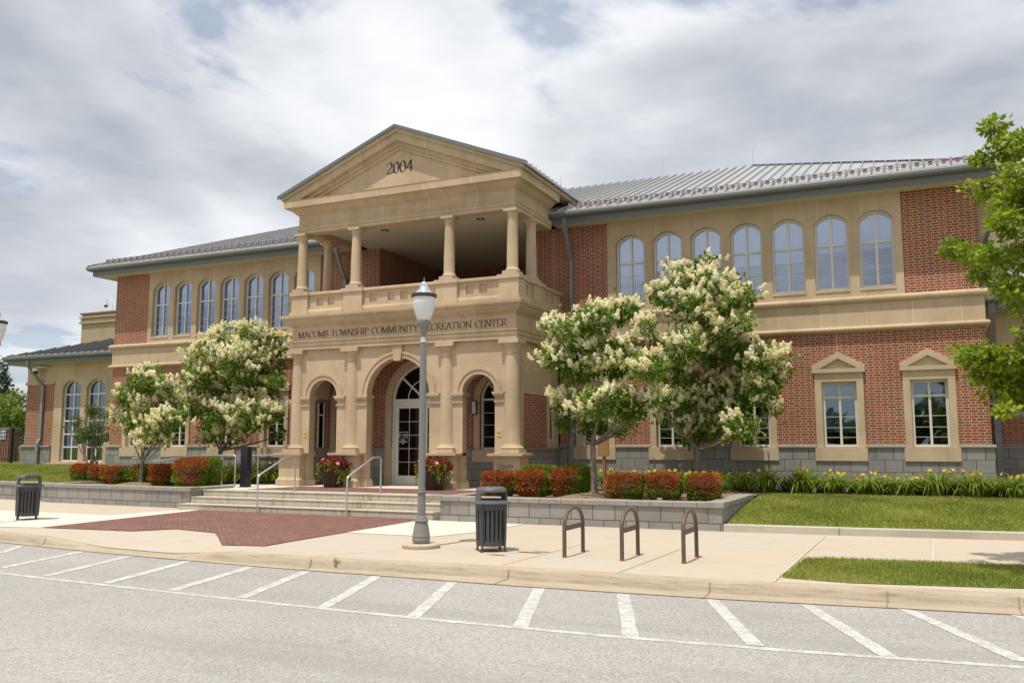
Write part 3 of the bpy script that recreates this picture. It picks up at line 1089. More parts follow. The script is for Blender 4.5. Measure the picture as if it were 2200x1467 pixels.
# snow guards along the front eaves, a clamp on every seam
for s in (-1, 1):
    m, mc = MB(), MB()
    xs = [x for x in seam_x if 3.9 < s * x < EH - 0.5]
    x0, x1 = min(xs) - 0.1, max(xs) + 0.1
    for dy, dz in ((0.24, 0.075), (0.34, 0.125)):
        m.box(x0, x1, EY0 + dy, EY0 + dy + 0.022, EZ + SL * dy + dz, EZ + SL * dy + dz + 0.022)
    for x in xs:
        m.box(x - 0.022, x + 0.022, EY0 + 0.20, EY0 + 0.42, EZ + SL * 0.3 + 0.03, EZ + SL * 0.3 + 0.15)
        mc.box(x + 0.10, x + 0.20, EY0 + 0.355, EY0 + 0.36, EZ + SL * 0.3 + 0.05, EZ + SL * 0.3 + 0.14)
    g = m.build('snow_guard', 'guard_rail', BLD, BO)
    mc.build('ice_flag', 'guard_block', g, BO)

# gutters, fascias, soffits
for s in (-1, 1):
    S = lambda lo, hi: (lo, hi) if s > 0 else (-hi, -lo)
    gp = [(-0.02, 8.26), (0.10, 8.26), (0.155, 8.31), (0.16, 8.415), (0.135, 8.42), (-0.02, 8.40)]
    path = [(3.62, YF - 0.64), (EH - 0.08, YF - 0.64), (EH - 0.08, YF + 13)] if s > 0 else [(-EH + 0.08, YF + 13), (-EH + 0.08, YF - 0.64), (-3.62, YF - 0.64)]
    part('gutter', MB().sweep(path, gp), 'gutter')
    part('fascia_board', MB().sweep(path, [(-0.05, 8.075), (-0.021, 8.075), (-0.021, 8.30), (-0.05, 8.30)]), 'fascia')
    m = MB()
    m.box(*S(3.62, EH - 0.13), YF - 0.59, YF - 0.032, 8.09, 8.12)
    m.box(*S(HALF + 0.001, EH - 0.13), YF - 0.031, YF + 13, 8.09, 8.12)
    part('soffit', m, 'soffit')
    # downspout with its offset
    m = MB()
    x = s * 4.02 if s > 0 else -4.08
    xe = x - 0.10 * s
    hw = 0.055

    def sect(cx, cy, z):
        return [(cx - hw, cy - 0.045, z), (cx + hw, cy - 0.045, z), (cx + hw, cy + 0.045, z), (cx - hw, cy + 0.045, z)]
    st = [sect(x, YF - 0.62, 8.27), sect(x, YF - 0.62, 8.02), sect(x, YF - 0.06, 7.1), sect(x, YF - 0.06, 1.85), sect(x, YF - 0.17, 1.66), sect(x, YF - 0.17, 0.45)]
    b0 = len(m.v)
    m.add([p for q in st for p in q], [(i * 4 + k, i * 4 + (k + 1) % 4, i * 4 + 4 + (k + 1) % 4, i * 4 + 4 + k) for i in range(len(st) - 1) for k in range(4)] + [(3, 2, 1, 0), (20, 21, 22, 23)])
    part('downspout', m, 'downspout')

# lightning rods
for u_, y_, z_ in ((-1.63, 24.0, 10.66), (rx, EY0 + RUN, RZ), (5.2, EY0 + RUN, RZ), (1.2, EY0 + RUN, RZ)):
    m = MB().tube([(u_, y_, z_ - 0.1), (u_, y_, z_ + 0.65)], [0.012, 0.006], 6)
    part('lightning_rod', m, 'steel')

# ---------------------------------------------------------------- portico
PW = 3.60          # half width of the stone body
PF = 21.10         # face of the arcade wall
CY = 21.20         # axis of the front columns
CX = [-3.48, -1.55, 1.55, 3.48]
FLOOR = 0.465
# arcade wall with three arches
m = MB()
holed(m, -PW, PW, FLOOR, 4.42, PF, PF + 0.24, [(-2.53, 0.48, FLOOR, 3.04, 0.48), (0, 1.02, FLOOR, 3.04, 1.02), (2.53, 0.48, FLOOR, 3.04, 0.48)])
part('arcade_wall', m, 'stone')
for cx, r in ((-2.53, 0.48), (0.0, 1.02), (2.53, 0.48)):
    m = MB()
    w1, w2 = (0.12, 0.19) if r < 0.6 else (0.12, 0.19)
    m.ring_y(arc(cx, r + w1, 3.04, r + w1, 24), arc(cx, r + 0.0, 3.04, r, 24), PF - 0.03, PF + 0.2)
    m.ring_y(arc(cx, r + w2, 3.04, r + w2, 24), arc(cx, r + w1 + 0.001, 3.04, r + w1 + 0.001, 24), PF - 0.055, PF + 0.2)
    part('archivolt', m, 'stone', smooth=35)
    for sd in (-1, 1):
        e = cx + sd * r
        far = {(-2.53, -1): -3.30, (-2.53, 1): -1.74, (0.0, -1): -1.36, (0.0, 1): 1.36, (2.53, -1): 1.74, (2.53, 1): 3.30}[(cx, sd)]
        lo, hi = min(e, far), max(e, far)
        m = MB()
        ext = 0.05
        ao, bo = (lo, hi + ext) if sd < 0 else (lo - ext, hi)
        m.box(ao, bo, PF - 0.085, PF + 0.30, 2.97, 3.042)
        m.box(ao + (0.025 if sd > 0 else 0), bo - (0.025 if sd < 0 else 0), PF - 0.06, PF + 0.28, 2.915, 2.968)
        m.box(ao + (0.035 if sd > 0 else 0), bo - (0.035 if sd < 0 else 0), PF - 0.04, PF + 0.265, 2.76, 2.80)
        part('impost', m, 'stone')
        m = MB()
        m.box(ao, bo, PF - 0.05, PF + 0.30, FLOOR, FLOOR + 0.17)
        m.box(ao + (0.025 if sd > 0 else 0), bo - (0.025 if sd < 0 else 0), PF - 0.03, PF + 0.28, FLOOR + 0.171, FLOOR + 0.24)
        part('jamb_foot', m, 'stone')
m = MB()
m.prism_y([(-0.11, 3.98), (0.11, 3.98), (0.17, 4.415), (-0.17, 4.415)], PF - 0.075, PF + 0.1)
part('keystone', m, 'stone')

# lower columns on pedestals
for c in CX:
    m = MB()
    m.box(c - 0.37, c + 0.37, CY - 0.37, CY + 0.2, FLOOR + 0.24, 1.315)
    m.box(c - 0.43, c + 0.43, CY - 0.43, CY + 0.22, FLOOR, FLOOR + 0.17)
    m.sweep([(c - 0.37, CY + 0.2), (c - 0.37, CY - 0.37), (c + 0.37, CY - 0.37), (c + 0.37, CY + 0.2)], [(-0.1, FLOOR + 0.171), (0.05, FLOOR + 0.171), (0.0, FLOOR + 0.245), (-0.1, FLOOR + 0.245)])
    m.sweep([(c - 0.37, CY + 0.2), (c - 0.37, CY - 0.37), (c + 0.37, CY - 0.37), (c + 0.37, CY + 0.2)], [(-0.36, 1.31), (0.0, 1.31), (0.05, 1.345), (0.13, 1.355), (0.13, 1.415), (-0.36, 1.43)])
    pd = part('pedestal', m, 'stone')
    m = MB()
    m.box(c - 0.31, c + 0.31, CY - 0.31, CY + 0.2, 1.43, 1.52)
    prof = [(0.29, 1.521), (0.305, 1.54), (0.305, 1.565), (0.285, 1.585), (0.255, 1.59), (0.25, 1.61), (0.232, 1.635), (0.225, 1.67), (0.223, 2.4), (0.21, 3.4), (0.197, 4.02), (0.197, 4.03), (0.215, 4.035), (0.215, 4.055), (0.197, 4.06), (0.197, 4.17), (0.212, 4.19), (0.25, 4.25), (0.262, 4.28), (0.262, 4.30)]
    m.lathe(prof, 32, (c, CY))
    m.box(c - 0.285, c + 0.285, CY - 0.285, CY + 0.25, 4.301, 4.42)
    part('column', m, 'stone', smooth=40)
    m = MB().lathe([(0.2225, 2.905), (0.2225, 2.917)], 32, (c, CY), cap=False)
    part('column_joint', m, 'joint')

# entablatures sweep round three sides
def U(hw, yf, yb):
    return [(-hw, yb), (-hw, yf), (hw, yf), (hw, yb)]


m = MB().sweep(U(3.66, 21.02, YF - 0.001), [(-0.42, 4.421), (0.03, 4.421), (0.03, 4.535), (0.055, 4.545), (0.055, 4.64), (0.085, 4.655), (0.085, 4.685), (0.0, 4.69), (0.0, 5.07), (-0.42, 5.07)])
part('architrave', m, 'stone_course')
m = MB().sweep(U(3.66, 21.02, YF - 0.001), [(-0.42, 5.071), (0.0, 5.071), (0.03, 5.11), (0.05, 5.12), (0.11, 5.17), (0.17, 5.235), (0.19, 5.25), (0.19, 5.29), (0.23, 5.31), (0.265, 5.36), (0.27, 5.43), (-0.42, 5.455)])
part('cornice', m, 'stone_course')

# balcony floor, ceilings
m = MB()
m.box(-3.2, 3.2, 21.45, YF + 4.6, 5.2, 5.44)
part('balcony_floor', m, 'concrete')
m = MB()
m.box(-3.22, 3.22, PF + 0.241, 22.5, 4.30, 4.41)
part('porch_ceiling', m, 'ceiling')
m = MB()
m.box(-3.2, 3.2, 21.45, YF + 4.6, 8.13, 8.18)
part('balcony_ceiling', m, 'ceiling')
for u_ in (-1.31, 1.95):
    m = MB().lathe([(0.13, 8.118), (0.13, 8.13)], 16, (u_, 22.33))
    rl = part('ceiling_light', m, 'lantern_metal')
    MB().lathe([(0.05, 8.112), (0.05, 8.118)], 12, (u_, 22.33)).build('lamp_disc', 'lantern_glass', rl, BO)

# balustrade
m = MB().sweep(U(3.66, 21.09, YF - 0.001), [(-0.26, 5.456), (0.06, 5.456), (0.06, 5.56), (0.035, 5.575), (0.015, 5.625), (-0.26, 5.625)])
m.sweep(U(3.66, 21.09, YF - 0.001), [(-0.26, 6.035), (0.01, 6.035), (0.055, 6.06), (0.055, 6.115), (0.03, 6.135), (-0.26, 6.135)])
part('balustrade_rail', m, 'stone')
# panel wall with sunk squares
sq = [-2.74, -2.35, -0.88, -0.27, 0.15, 0.76, 2.24, 2.65]
m = MB()
holed(m, -3.64, 3.64, 5.626, 6.034, 21.11, 21.33, [])
part_v = MB()
x = -3.64
for c in sq:
    part_v.box(x, c - 0.12, 21.11, 21.34, 5.626, 6.034)
    part_v.box(c - 0.12, c + 0.12, 21.11, 21.34, 5.626, 5.72)
    part_v.box(c - 0.12, c + 0.12, 21.11, 21.34, 5.955, 6.034)
    part_v.box(c - 0.12, c + 0.12, 21.15, 21.34, 5.72, 5.955)
    x = c + 0.12
part_v.box(x, 3.64, 21.11, 21.34, 5.626, 6.034)
for sx in (-1, 1):
    y = 21.341
    for cy in (21.75, 23.2, 23.6):
        lo, hi = sorted((sx * 3.40, sx * 3.64))
        li = sorted((sx * 3.40, sx * 3.60))
        part_v.box(lo, hi, y, cy - 0.12, 5.626, 6.034)
        part_v.box(lo, hi, cy - 0.12, cy + 0.12, 5.626, 5.72)
        part_v.box(lo, hi, cy - 0.12, cy + 0.12, 5.955, 6.034)
        part_v.box(*li, cy - 0.12, cy + 0.12, 5.72, 5.955)
        y = cy + 0.12
    part_v.box(lo, hi, y, YF - 0.001, 5.626, 6.034)
part('balustrade_panel', part_v, 'stone')
UPC = [(c, CY) for c in CX] + [(-3.48, 22.47), (3.48, 22.47)]
for c, cy in UPC:
    m = MB()
    hw = 0.33
    x0, x1 = c - hw, c + hw
    if abs(c) > 3:
        x0, x1 = (c - 0.27, c + hw) if c < 0 else (c - hw, c + 0.27)
    y0, y1 = (21.03, 21.5) if cy == CY else (cy - hw, cy + hw)
    if cy != CY:
        x0, x1 = (-3.72, -3.2) if c < 0 else (3.2, 3.72)
    else:
        x0, x1 = (max(x0, -3.73), min(x1, 3.73))
    m.box(x0, x1, y0, y1, 5.57, 6.03)
    m.box(x0 - 0.045, x1 + 0.045, y0 - 0.045, y1 + 0.045, 5.457, 5.568)
    m.box(x0 - 0.04, x1 + 0.04, y0 - 0.04, y1 + 0.04, 6.05, 6.16)
    m.box(x0 - 0.015, x1 + 0.015, y0 - 0.015, y1 + 0.015, 6.031, 6.049)
    part('balcony_pedestal', m, 'stone')
    m = MB()
    m.box(c - 0.21, c + 0.21, cy - 0.21, cy + 0.21, 6.162, 6.25)
    m.lathe([(0.195, 6.251), (0.205, 6.265), (0.205, 6.285), (0.19, 6.30), (0.172, 6.31), (0.16, 6.34), (0.155, 6.40), (0.152, 6.9), (0.132, 7.70), (0.132, 7.705), (0.145, 7.71), (0.145, 7.73), (0.132, 7.735), (0.132, 7.80), (0.142, 7.815), (0.165, 7.85), (0.175, 7.87), (0.175, 7.885)], 28, (c, cy))
    m.box(c - 0.195, c + 0.195, cy - 0.195, cy + 0.195, 7.886, 7.955)
    part('column', m, 'stone', smooth=40)

m = MB().sweep(U(3.58, 21.10, YF - 0.60), [(-0.36, 7.956), (0.02, 7.956), (0.02, 8.05), (0.045, 8.06), (0.045, 8.135), (0.07, 8.15), (0.07, 8.18), (0.0, 8.185), (0.0, 8.49), (-0.36, 8.49)])
part('architrave', m, 'stone_course')
m = MB().sweep(U(3.58, 21.10, YF - 0.72), [(-0.36, 8.491), (0.0, 8.491), (0.03, 8.53), (0.06, 8.545), (0.12, 8.60), (0.20, 8.68), (0.24, 8.70), (0.33, 8.705), (0.33, 8.90), (0.345, 8.925), (-0.36, 8.93)])
part('cornice', m, 'stone_course')
# pediment
RA = 10.70
zr = lambda x, d: RA - d - 0.4 * abs(x)
m = MB()
m.prism_y([(-2.95, 8.931), (2.95, 8.931), (0, zr(0, 0.60))], 21.05, 21.4)
part('tympanum', m, 'stone')
zb = 8.932
for d0, d1, hw, yf, nm in ((0.40, 0.52, 3.5, 20.93, 'rake_moulding'), (0.52, 0.62, 3.3, 20.99, 'rake_moulding'), (0.17, 0.40, 3.93, 20.81, 'rake_cornice'), (0.055, 0.17, 3.99, 20.75, 'rake_cornice')):
    for sx in (-1, 1):
        xin = (RA - d1 - zb) / 0.4
        zo = zr(hw, d0)
        pts = [(0, zr(0, d1)), (0, zr(0, d0))]
        xo = hw
        if zo > zb:
            pts = [(0, RA - d1), (sx * min(xin, hw), max(zb, zr(hw, d1)) if xin < hw else zr(hw, d1))]
            if xin < hw:
                pts.append((sx * hw, zb))
            pts += [(sx * hw, zo), (0, RA - d0)]
        else:
            pts = [(0, RA - d1), (sx * xin, zb), (sx * (RA - d0 - zb) / 0.4, zb), (0, RA - d0)]
        if sx < 0:
            pts = pts[::-1]
        part(nm, MB().prism_y(pts, yf, 21.35), 'stone_course')
# side cyma under the portico eaves
for sx in (-1, 1):
    lo, hi = sorted((sx * 3.6, sx * 3.985))
    m = MB().prism_y([(lo, 8.932), (hi, 8.932), (hi, zr(3.99, 0.06) - 0.002 if sx > 0 else zr(3.6, 0.06)), (lo, zr(3.6, 0.06) if sx > 0 else zr(3.99, 0.06))], 21.36, YF + 1.0)
    part('eave_moulding', m, 'stone')
# portico roof
m = MB()
PE, YR0, YR1 = 4.08, 20.72, 29.6
m.prism_y([(-PE, zr(PE, 0.05)), (0, RA - 0.05), (PE, zr(PE, 0.05)), (PE, zr(PE, 0.0)), (0, RA), (-PE, zr(PE, 0))], YR0, YR1)
pr = part('portico_roof', m, 'roof_metal')
for sx in (-1, 1):
    m = MB()
    for i in range(28):
        y = YR0 + 0.12 + 0.305 * i
        xe = PE
        zc = EZ + SL * (y - EY0)
        if y > EY0 + 0.2:
            xe = min(PE, max(0.05, (RA - zc) / 0.4))
        if xe > 0.2:
            seam_line(m, (sx * xe, y, zr(xe, -0.003)), (0, y, RA + 0.003), 0.012, 0.05)
    m.build('standing_seams', 'seam_metal', pr, BO)
m = MB().prism_y([(-0.12, RA - 0.035), (0, RA + 0.01), (0.12, RA - 0.035), (0.12, RA - 0.015), (0, RA + 0.035), (-0.12, RA - 0.015)], YR0 - 0.01, 29.0)
m.build('ridge_cap', 'fascia', pr, BO)
m = MB()
for sx in (-1, 1):
    pts = [(sx * PE, zr(PE, 0.075)), (sx * (PE + 0.03), zr(PE, 0.075)), (sx * (PE + 0.03), zr(PE, -0.03)), (0, RA + 0.035), (0, RA - 0.055)]
    m.prism_y(pts if sx < 0 else pts[::-1], YR0 - 0.03, YR0 - 0.005)
m.build('drip_edge', 'gutter', pr, BO)

# porch back wall, sides
DY = 22.5
m = MB()
holed(m, -3.3, 3.3, 1.56, 4.30, DY, DY + 0.3, [(-2.53, 0.80, 1.56, 2.95, 0.80), (0, 1.25, 1.56, 2.95, 1.25), (2.53, 0.80, 1.56, 2.95, 0.80)] if False else [(-2.48, 0.60, 1.56, 2.95, 0.60), (0, 1.06, 1.56, 2.95, 1.06), (2.48, 0.60, 1.56, 2.95, 0.60)])
part('porch_wall', m, 'brick')
for lo, hi in ((-3.3, -1.27), (1.27, 3.3)):
    part('block_base', MB().box(lo, hi, DY - 0.03, DY + 0.3, FLOOR, 1.50), 'block_base')
for lo, hi in ((-1.67, -1.27), (1.27, 1.67)):
    part('ledge', MB().box(lo, hi, DY - 0.07, DY + 0.1, 1.501, 1.558), 'ledge_stone')
m = MB()
m.ring_y([(-1.26, FLOOR)] + arc(0, 1.26, 2.95, 1.26, 24) + [(1.26, FLOOR)], [(-1.06, FLOOR)] + arc(0, 1.06, 2.95, 1.06, 24) + [(1.06, FLOOR)], DY - 0.06, DY + 0.25)
part('door_surround', m, 'stone', smooth=35)
for c in (-2.48, 2.48):
    m = MB()
    m.ring_y([(c - 0.78, 1.50)] + arc(c, 0.78, 2.95, 0.78, 24) + [(c + 0.78, 1.50)], [(c - 0.60, 1.50)] + arc(c, 0.60, 2.95, 0.60, 24) + [(c + 0.60, 1.50)], DY - 0.05, DY + 0.25)
    m.box(c - 0.82, c + 0.82, DY - 0.08, DY + 0.2, 1.16, 1.498)
    part('window_surround', m, 'stone', smooth=35)
# doors
m = MB()
fz = 2.95
m.box(-1.06, -0.985, DY + 0.03, DY + 0.15, FLOOR, fz)
m.box(0.985, 1.06, DY + 0.03, DY + 0.15, FLOOR, fz)
m.box(-0.985, 0.985, DY + 0.032, DY + 0.148, fz - 0.13, fz + 0.04)
m.ring_y([(-1.06, fz)] + arc(0, 1.06, fz, 1.06, 24) + [(1.06, fz)], [(-0.99, fz)] + arc(0, 0.99, fz, 0.99, 24) + [(0.99, fz)], DY + 0.03, DY + 0.15)
for ang in (42, 90, 138):
    ca, sa = math.cos(R(ang)), math.sin(R(ang))
    px_, pz_ = -sa * 0.028, ca * 0.028
    m.prism_y([(px_, fz + 0.04 + pz_), (-px_, fz + 0.04 - pz_), (ca * 0.995 - px_, fz + sa * 0.995 - pz_), (ca * 0.995 + px_, fz + sa * 0.995 + pz_)], DY + 0.05, DY + 0.12)
m.ring_y(arc(0, 0.56, fz + 0.04, 0.56, 20), arc(0, 0.535, fz + 0.04, 0.535, 20), DY + 0.075, DY + 0.1)
dfr = part('door_frame', m, 'white_frame', smooth=30)
m = MB().prism_y([(-0.985, fz + 0.02), (0.985, fz + 0.02)] + arc(0, 0.985, fz + 0.02, 0.985, 20)[::-1][1:-1], DY + 0.085, DY + 0.092)
m.build('fanlight_pane', 'glass_door', dfr, BO)
for sx in (-1, 1):
    cx = sx * 0.4925
    lo, hi = cx - 0.487, cx + 0.487
    m = MB()
    z0, z1 = FLOOR + 0.02, fz - 0.135
    m.box(lo, lo + 0.125, DY + 0.045, DY + 0.10, z0, z1)
    m.box(hi - 0.125, hi, DY + 0.045, DY + 0.10, z0, z1)
    m.box(lo + 0.125, hi - 0.125, DY + 0.047, DY + 0.098, z0, z0 + 0.26)
    m.box(lo + 0.125, hi - 0.125, DY + 0.047, DY + 0.098, z1 - 0.10, z1)
    for q in range(1, 5):
        zz = z0 + 0.26 + (z1 - 0.10 - z0 - 0.26) * q / 5
        m.box(lo + 0.125, hi - 0.125, DY + 0.06, DY + 0.085, zz - 0.006, zz + 0.006)
    m.box(cx - 0.006, cx + 0.006, DY + 0.058, DY + 0.087, z0 + 0.26, z1 - 0.10)
    d = part('door', m, 'white_frame')
    MB().box(lo + 0.12, hi - 0.12, DY + 0.070, DY + 0.075, z0 + 0.25, z1 - 0.09).build('pane', 'glass_door', d, BO)
    hx = cx - sx * 0.43
    MB().tube([(hx, DY + 0.045, 1.38), (hx, DY - 0.02, 1.40), (hx, DY - 0.03, 1.44), (hx, DY - 0.03, 1.60), (hx, DY - 0.02, 1.64), (hx, DY + 0.045, 1.66)], 0.014, 8).build('handle', 'steel', d, BO, smooth=40)
    if sx < 0:   # opening-hours lettering on the glass: small white rows
        m = MB()
        for rz_, cols in ((2.00, ((0, 0.10), (0.13, 0.06), (0.22, 0.08))), (1.93, ((0, 0.04), (0.13, 0.06), (0.22, 0.08))), (1.86, ((0, 0.04), (0.13, 0.06), (0.22, 0.08))), (1.775, ((0.07, 0.12),)), (1.72, ((0.0, 0.28),)), (1.665, ((0.09, 0.09),))):
            for c0, ln in cols:
                for q in range(int(ln / 0.02)):
                    m.box(lo + 0.14 + c0 + 0.02 * q, lo + 0.14 + c0 + 0.02 * q + 0.013, DY + 0.066, DY + 0.069, rz_, rz_ + (0.03 if q % 2 else 0.024))
        m.box(lo + 0.14, lo + 0.44, DY + 0.066, DY + 0.069, 1.825, 1.829)
        m.build('hours_lettering', 'decal', d, BO)
    else:
        MB().prism_y([(hi - 0.30 + 0.06 * math.cos(i * math.pi / 8), 1.86 + 0.06 * math.sin(i * math.pi / 8)) for i in range(16)], DY + 0.066, DY + 0.069).build('round_decal', 'decal_yellow', d, BO)
m = MB()
m.box(-1.06, 1.06, DY - 0.02, DY + 0.2, FLOOR - 0.02, FLOOR + 0.018)
part('threshold', m, 'concrete_pale')
for c in (-2.48, 2.48):
    f = window(0.60, 1.50, 2.95, 0.60, [2.92], [1.86, 2.2, 2.54], 'glass_door', None, fw=0.07, vert=False, dep=0.1, framem='white_frame')
    f.location = (c, DY + 0.05 - YF, 0)
    m = MB()
    for ang in (50, 130):
        ca, sa = math.cos(R(ang)), math.sin(R(ang))
        px_, pz_ = -sa * 0.018, ca * 0.018
        m.prism_y([(px_, 2.95 + pz_), (-px_, 2.95 - pz_), (ca * 0.56 - px_, 2.95 + sa * 0.56 - pz_), (ca * 0.56 + px_, 2.95 + sa * 0.56 + pz_)], 0.02, 0.07)
    m.build('glazing_bars', 'white_frame', f)
# near-black wall colour stands in for the vestibule's darkness behind the glazing
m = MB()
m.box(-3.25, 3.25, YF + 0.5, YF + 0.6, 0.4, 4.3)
part('vestibule_wall', m, 'unlit_interior')
# portico side walls
for sx in (-1, 1):
    S = lambda lo, hi: (lo, hi) if sx > 0 else (-hi, -lo)
    m = MB()
    m.box(*S(3.30, 3.55), PF + 0.242, YF - 0.001, 3.02, 4.42)
    m.box(*S(3.28, 3.57), PF + 0.242, PF + 0.62, FLOOR, 3.019)
    m.box(*S(3.29, 3.56), 23.42, 23.62, 1.56, 3.019)
    m.box(*S(3.29, 3.56), 23.94, YF - 0.002, 1.56, 3.019)
    m.box(*S(3.29, 3.56), 23.621, 23.939, 2.75, 3.018)
    m.box(*S(3.29, 3.56), 23.621, 23.939, 1.56, 1.76)
    part('side_stonework', m, 'stone')
    m = MB()
    m.box(*S(3.30, 3.54), PF + 0.621, 23.419, 1.561, 3.018)
    part('side_brickwork', m, 'brick')
    m = MB()
    m.box(*S(3.28, 3.60), PF + 0.621, YF - 0.09, 0.3, 1.50)
    part('block_base', m, 'block_base')
    m = MB()
    m.box(*S(3.28, 3.65), PF + 0.622, YF - 0.13, 1.501, 1.559)
    part('ledge', m, 'ledge_stone')
    m = MB()
    xf = sx * 3.52
    lo, hi = sorted((xf, xf - sx * 0.06))
    m.box(lo, hi, 23.622, 23.66, 1.762, 2.748)
    m.box(lo, hi, 23.90, 23.938, 1.762, 2.748)
    m.box(lo, hi, 23.661, 23.899, 1.762, 1.80)
    m.box(lo, hi, 23.661, 23.899, 2.71, 2.748)
    f = part('narrow_window', m, 'frame')
    lo, hi = sorted((xf - sx * 0.025, xf - sx * 0.035))
    MB().box(lo, hi, 23.65, 23.91, 1.79, 2.72).build('pane', 'glass_door', f, BO)
# glazed slot inside the left end of the porch
m = MB()
m.box(-3.299, -3.26, 21.86, 21.90, 1.562, 2.9)
m.box(-3.299, -3.26, 22.12, 22.16, 1.562, 2.9)
m.box(-3.298, -3.262, 21.901, 22.119, 2.52, 2.56)
f = part('porch_side_window', m, 'white_frame')
MB().box(-3.299, -3.28, 21.9, 22.12, 1.565, 2.9).build('pane', 'glass_door', f, BO)
# balcony recess
m = MB()
for sx in (-1, 1):
    part('recess_side', MB().box(*sorted((sx * 2.7605, sx * 3.0)), YF + 0.351, YF + 4.6, 5.44, 8.13), 'brick')
part('recess_wall', MB().box(-2.76, 2.76, YF + 4.3, YF + 4.6, 5.44, 8.13), 'brick')
m = MB()
m = MB()
m.box(-1.7, 2.6, YF + 4.22, YF + 4.299, 5.44, 6.95)
part('recess_panel', m, 'stone')

# ---------------------------------------------------------------- lettering
def el(cx, cz, rx_, rz_, a0, a1, n=14):
    return [(cx + rx_ * math.cos(R(a0 + (a1 - a0) * i / n)), cz + rz_ * math.sin(R(a0 + (a1 - a0) * i / n))) for i in range(n + 1)]


sf = lambda x, z: [(x - 0.11, z), (x + 0.11, z)]
GL = {
    'M': (1.02, [[(.12, 0), (.16, 1)], [(.16, 1), (.51, 0.02)], [(.51, .02), (.86, 1)], [(.86, 1), (.90, 0)], sf(.12, 0), sf(.90, 0)]),
    'A': (0.86, [[(.08, 0), (.43, 1)], [(.43, 1), (.80, 0)], [(.22, .36), (.66, .36)], sf(.08, 0), sf(.80, 0)]),
    'C': (0.82, [el(.46, .5, .38, .5, 48, 312, 20), [(.74, .76), (.74, .95)]]),
    'O': (0.92, [el(.46, .5, .39, .5, 0, 360, 28)]),
    'B': (0.74, [[(.16, 0), (.16, 1)], [(.06, 1), (.34, 1)], el(.34, .76, .26, .24, 90, -90), [(.16, .52), (.34, .52)], el(.34, .26, .32, .26, 90, -90), [(.06, 0), (.34, 0)]]),
    'T': (0.78, [[(.39, 0), (.39, 1)], [(.05, .97), (.73, .97)], [(.05, .82), (.05, .97)], [(.73, .82), (.73, .97)], sf(.39, 0)]),
    'W': (1.12, [[(.06, 1), (.32, 0)], [(.32, 0), (.56, .96)], [(.56, .96), (.82, 0)], [(.82, 0), (1.06, 1)], sf(.06, 1), sf(1.06, 1)]),
    'N': (0.94, [[(.14, 0), (.14, 1)], [(.14, 1), (.80, 0)], [(.80, 0), (.80, 1)], sf(.14, 0), sf(.80, 1)]),
    'S': (0.64, [el(.31, .745, .22, .245, 40, 262, 12), el(.33, .255, .25, .255, 85, -150, 14), [(.52, .78), (.52, .95)], [(.09, .06), (.09, .24)]]),
    'H': (0.94, [[(.16, 0), (.16, 1)], [(.78, 0), (.78, 1)], [(.16, .52), (.78, .52)], sf(.16, 0), sf(.16, 1), sf(.78, 0), sf(.78, 1)]),
    'I': (0.40, [[(.20, 0), (.20, 1)], sf(.2, 0), sf(.2, 1)]),
    'P': (0.72, [[(.16, 0), (.16, 1)], [(.06, 1), (.34, 1)], el(.34, .73, .29, .27, 90, -90), [(.16, .46), (.34, .46)], sf(.16, 0)]),
    'U': (0.90, [[(.16, 1), (.16, .34)], el(.45, .34, .29, .34, 180, 360), [(.74, .34), (.74, 1)], sf(.16, 1), sf(.74, 1)]),
    'Y': (0.86, [[(.06, 1), (.43, .46)], [(.43, .46), (.80, 1)], [(.43, 0), (.43, .48)], sf(.06, 1), sf(.80, 1), sf(.43, 0)]),
    'R': (0.80, [[(.16, 0), (.16, 1)], [(.06, 1), (.34, 1)], el(.34, .75, .26, .25, 90, -90), [(.16, .50), (.34, .50)], [(.34, .5), (.74, 0)], sf(.16, 0)]),
    'E': (0.70, [[(.16, 0), (.16, 1)], [(.06, 1), (.60, 1)], [(.16, .52), (.50, .52)], [(.06, 0), (.64, 0)], [(.60, .84), (.60, 1)], [(.64, 0), (.64, .2)]]),
    ' ': (0.46, []),
    '2': (0.62, [el(.30, .72, .22, .28, 165, -25, 12) + [(.08, .02)], [(.06, .03), (.56, .03)], [(.56, .03), (.58, .2)]]),
    '0': (0.62, [el(.31, .5, .24, .5, 0, 360, 24)]),
    '4': (0.64, [[(.44, 0), (.44, 1)], [(.44, 1), (.05, .3)], [(.05, .3), (.60, .3)]]),
    '6': (0.62, [el(.32, .32, .23, .32, 0, 360, 20), el(.52, .38, .43, .62, 180, 95, 10)]),
    '9': (0.62, [el(.30, .68, .23, .32, 0, 360, 20), el(.10, .62, .43, .62, 0, -85, 10)]),
}


def lettering(name, text, u0, u1, z0, h, yf, m='letter', weight=1.0):
    """Roman capitals written with a broad pen, fitted between u0 and u1"""
    tot = sum(GL[c][0] for c in text)
    sx = (u1 - u0) / tot
    nib = (0.052 * weight, 0.020 * weight)
    mb = MB()
    x = 0
    for c in text:
        wd, strokes = GL[c]
        for st in strokes:
            for (x0, a0), (x1, a1) in zip(st[:-1], st[1:]):
                q = [(x + x0 - nib[0], a0 - nib[1]), (x + x1 - nib[0], a1 - nib[1]), (x + x1 + nib[0], a1 + nib[1]), (x + x0 + nib[0], a0 + nib[1])]
                area = sum(q[i][0] * q[(i + 1) % 4][1] - q[(i + 1) % 4][0] * q[i][1] for i in range(4))
                if area < 0:
                    q = q[::-1]
                mb.add([(u0 + sx * a, yf, z0 + h * b) for a, b in q], [(0, 1, 2, 3)])
        x += wd
    return part(name, mb, m)


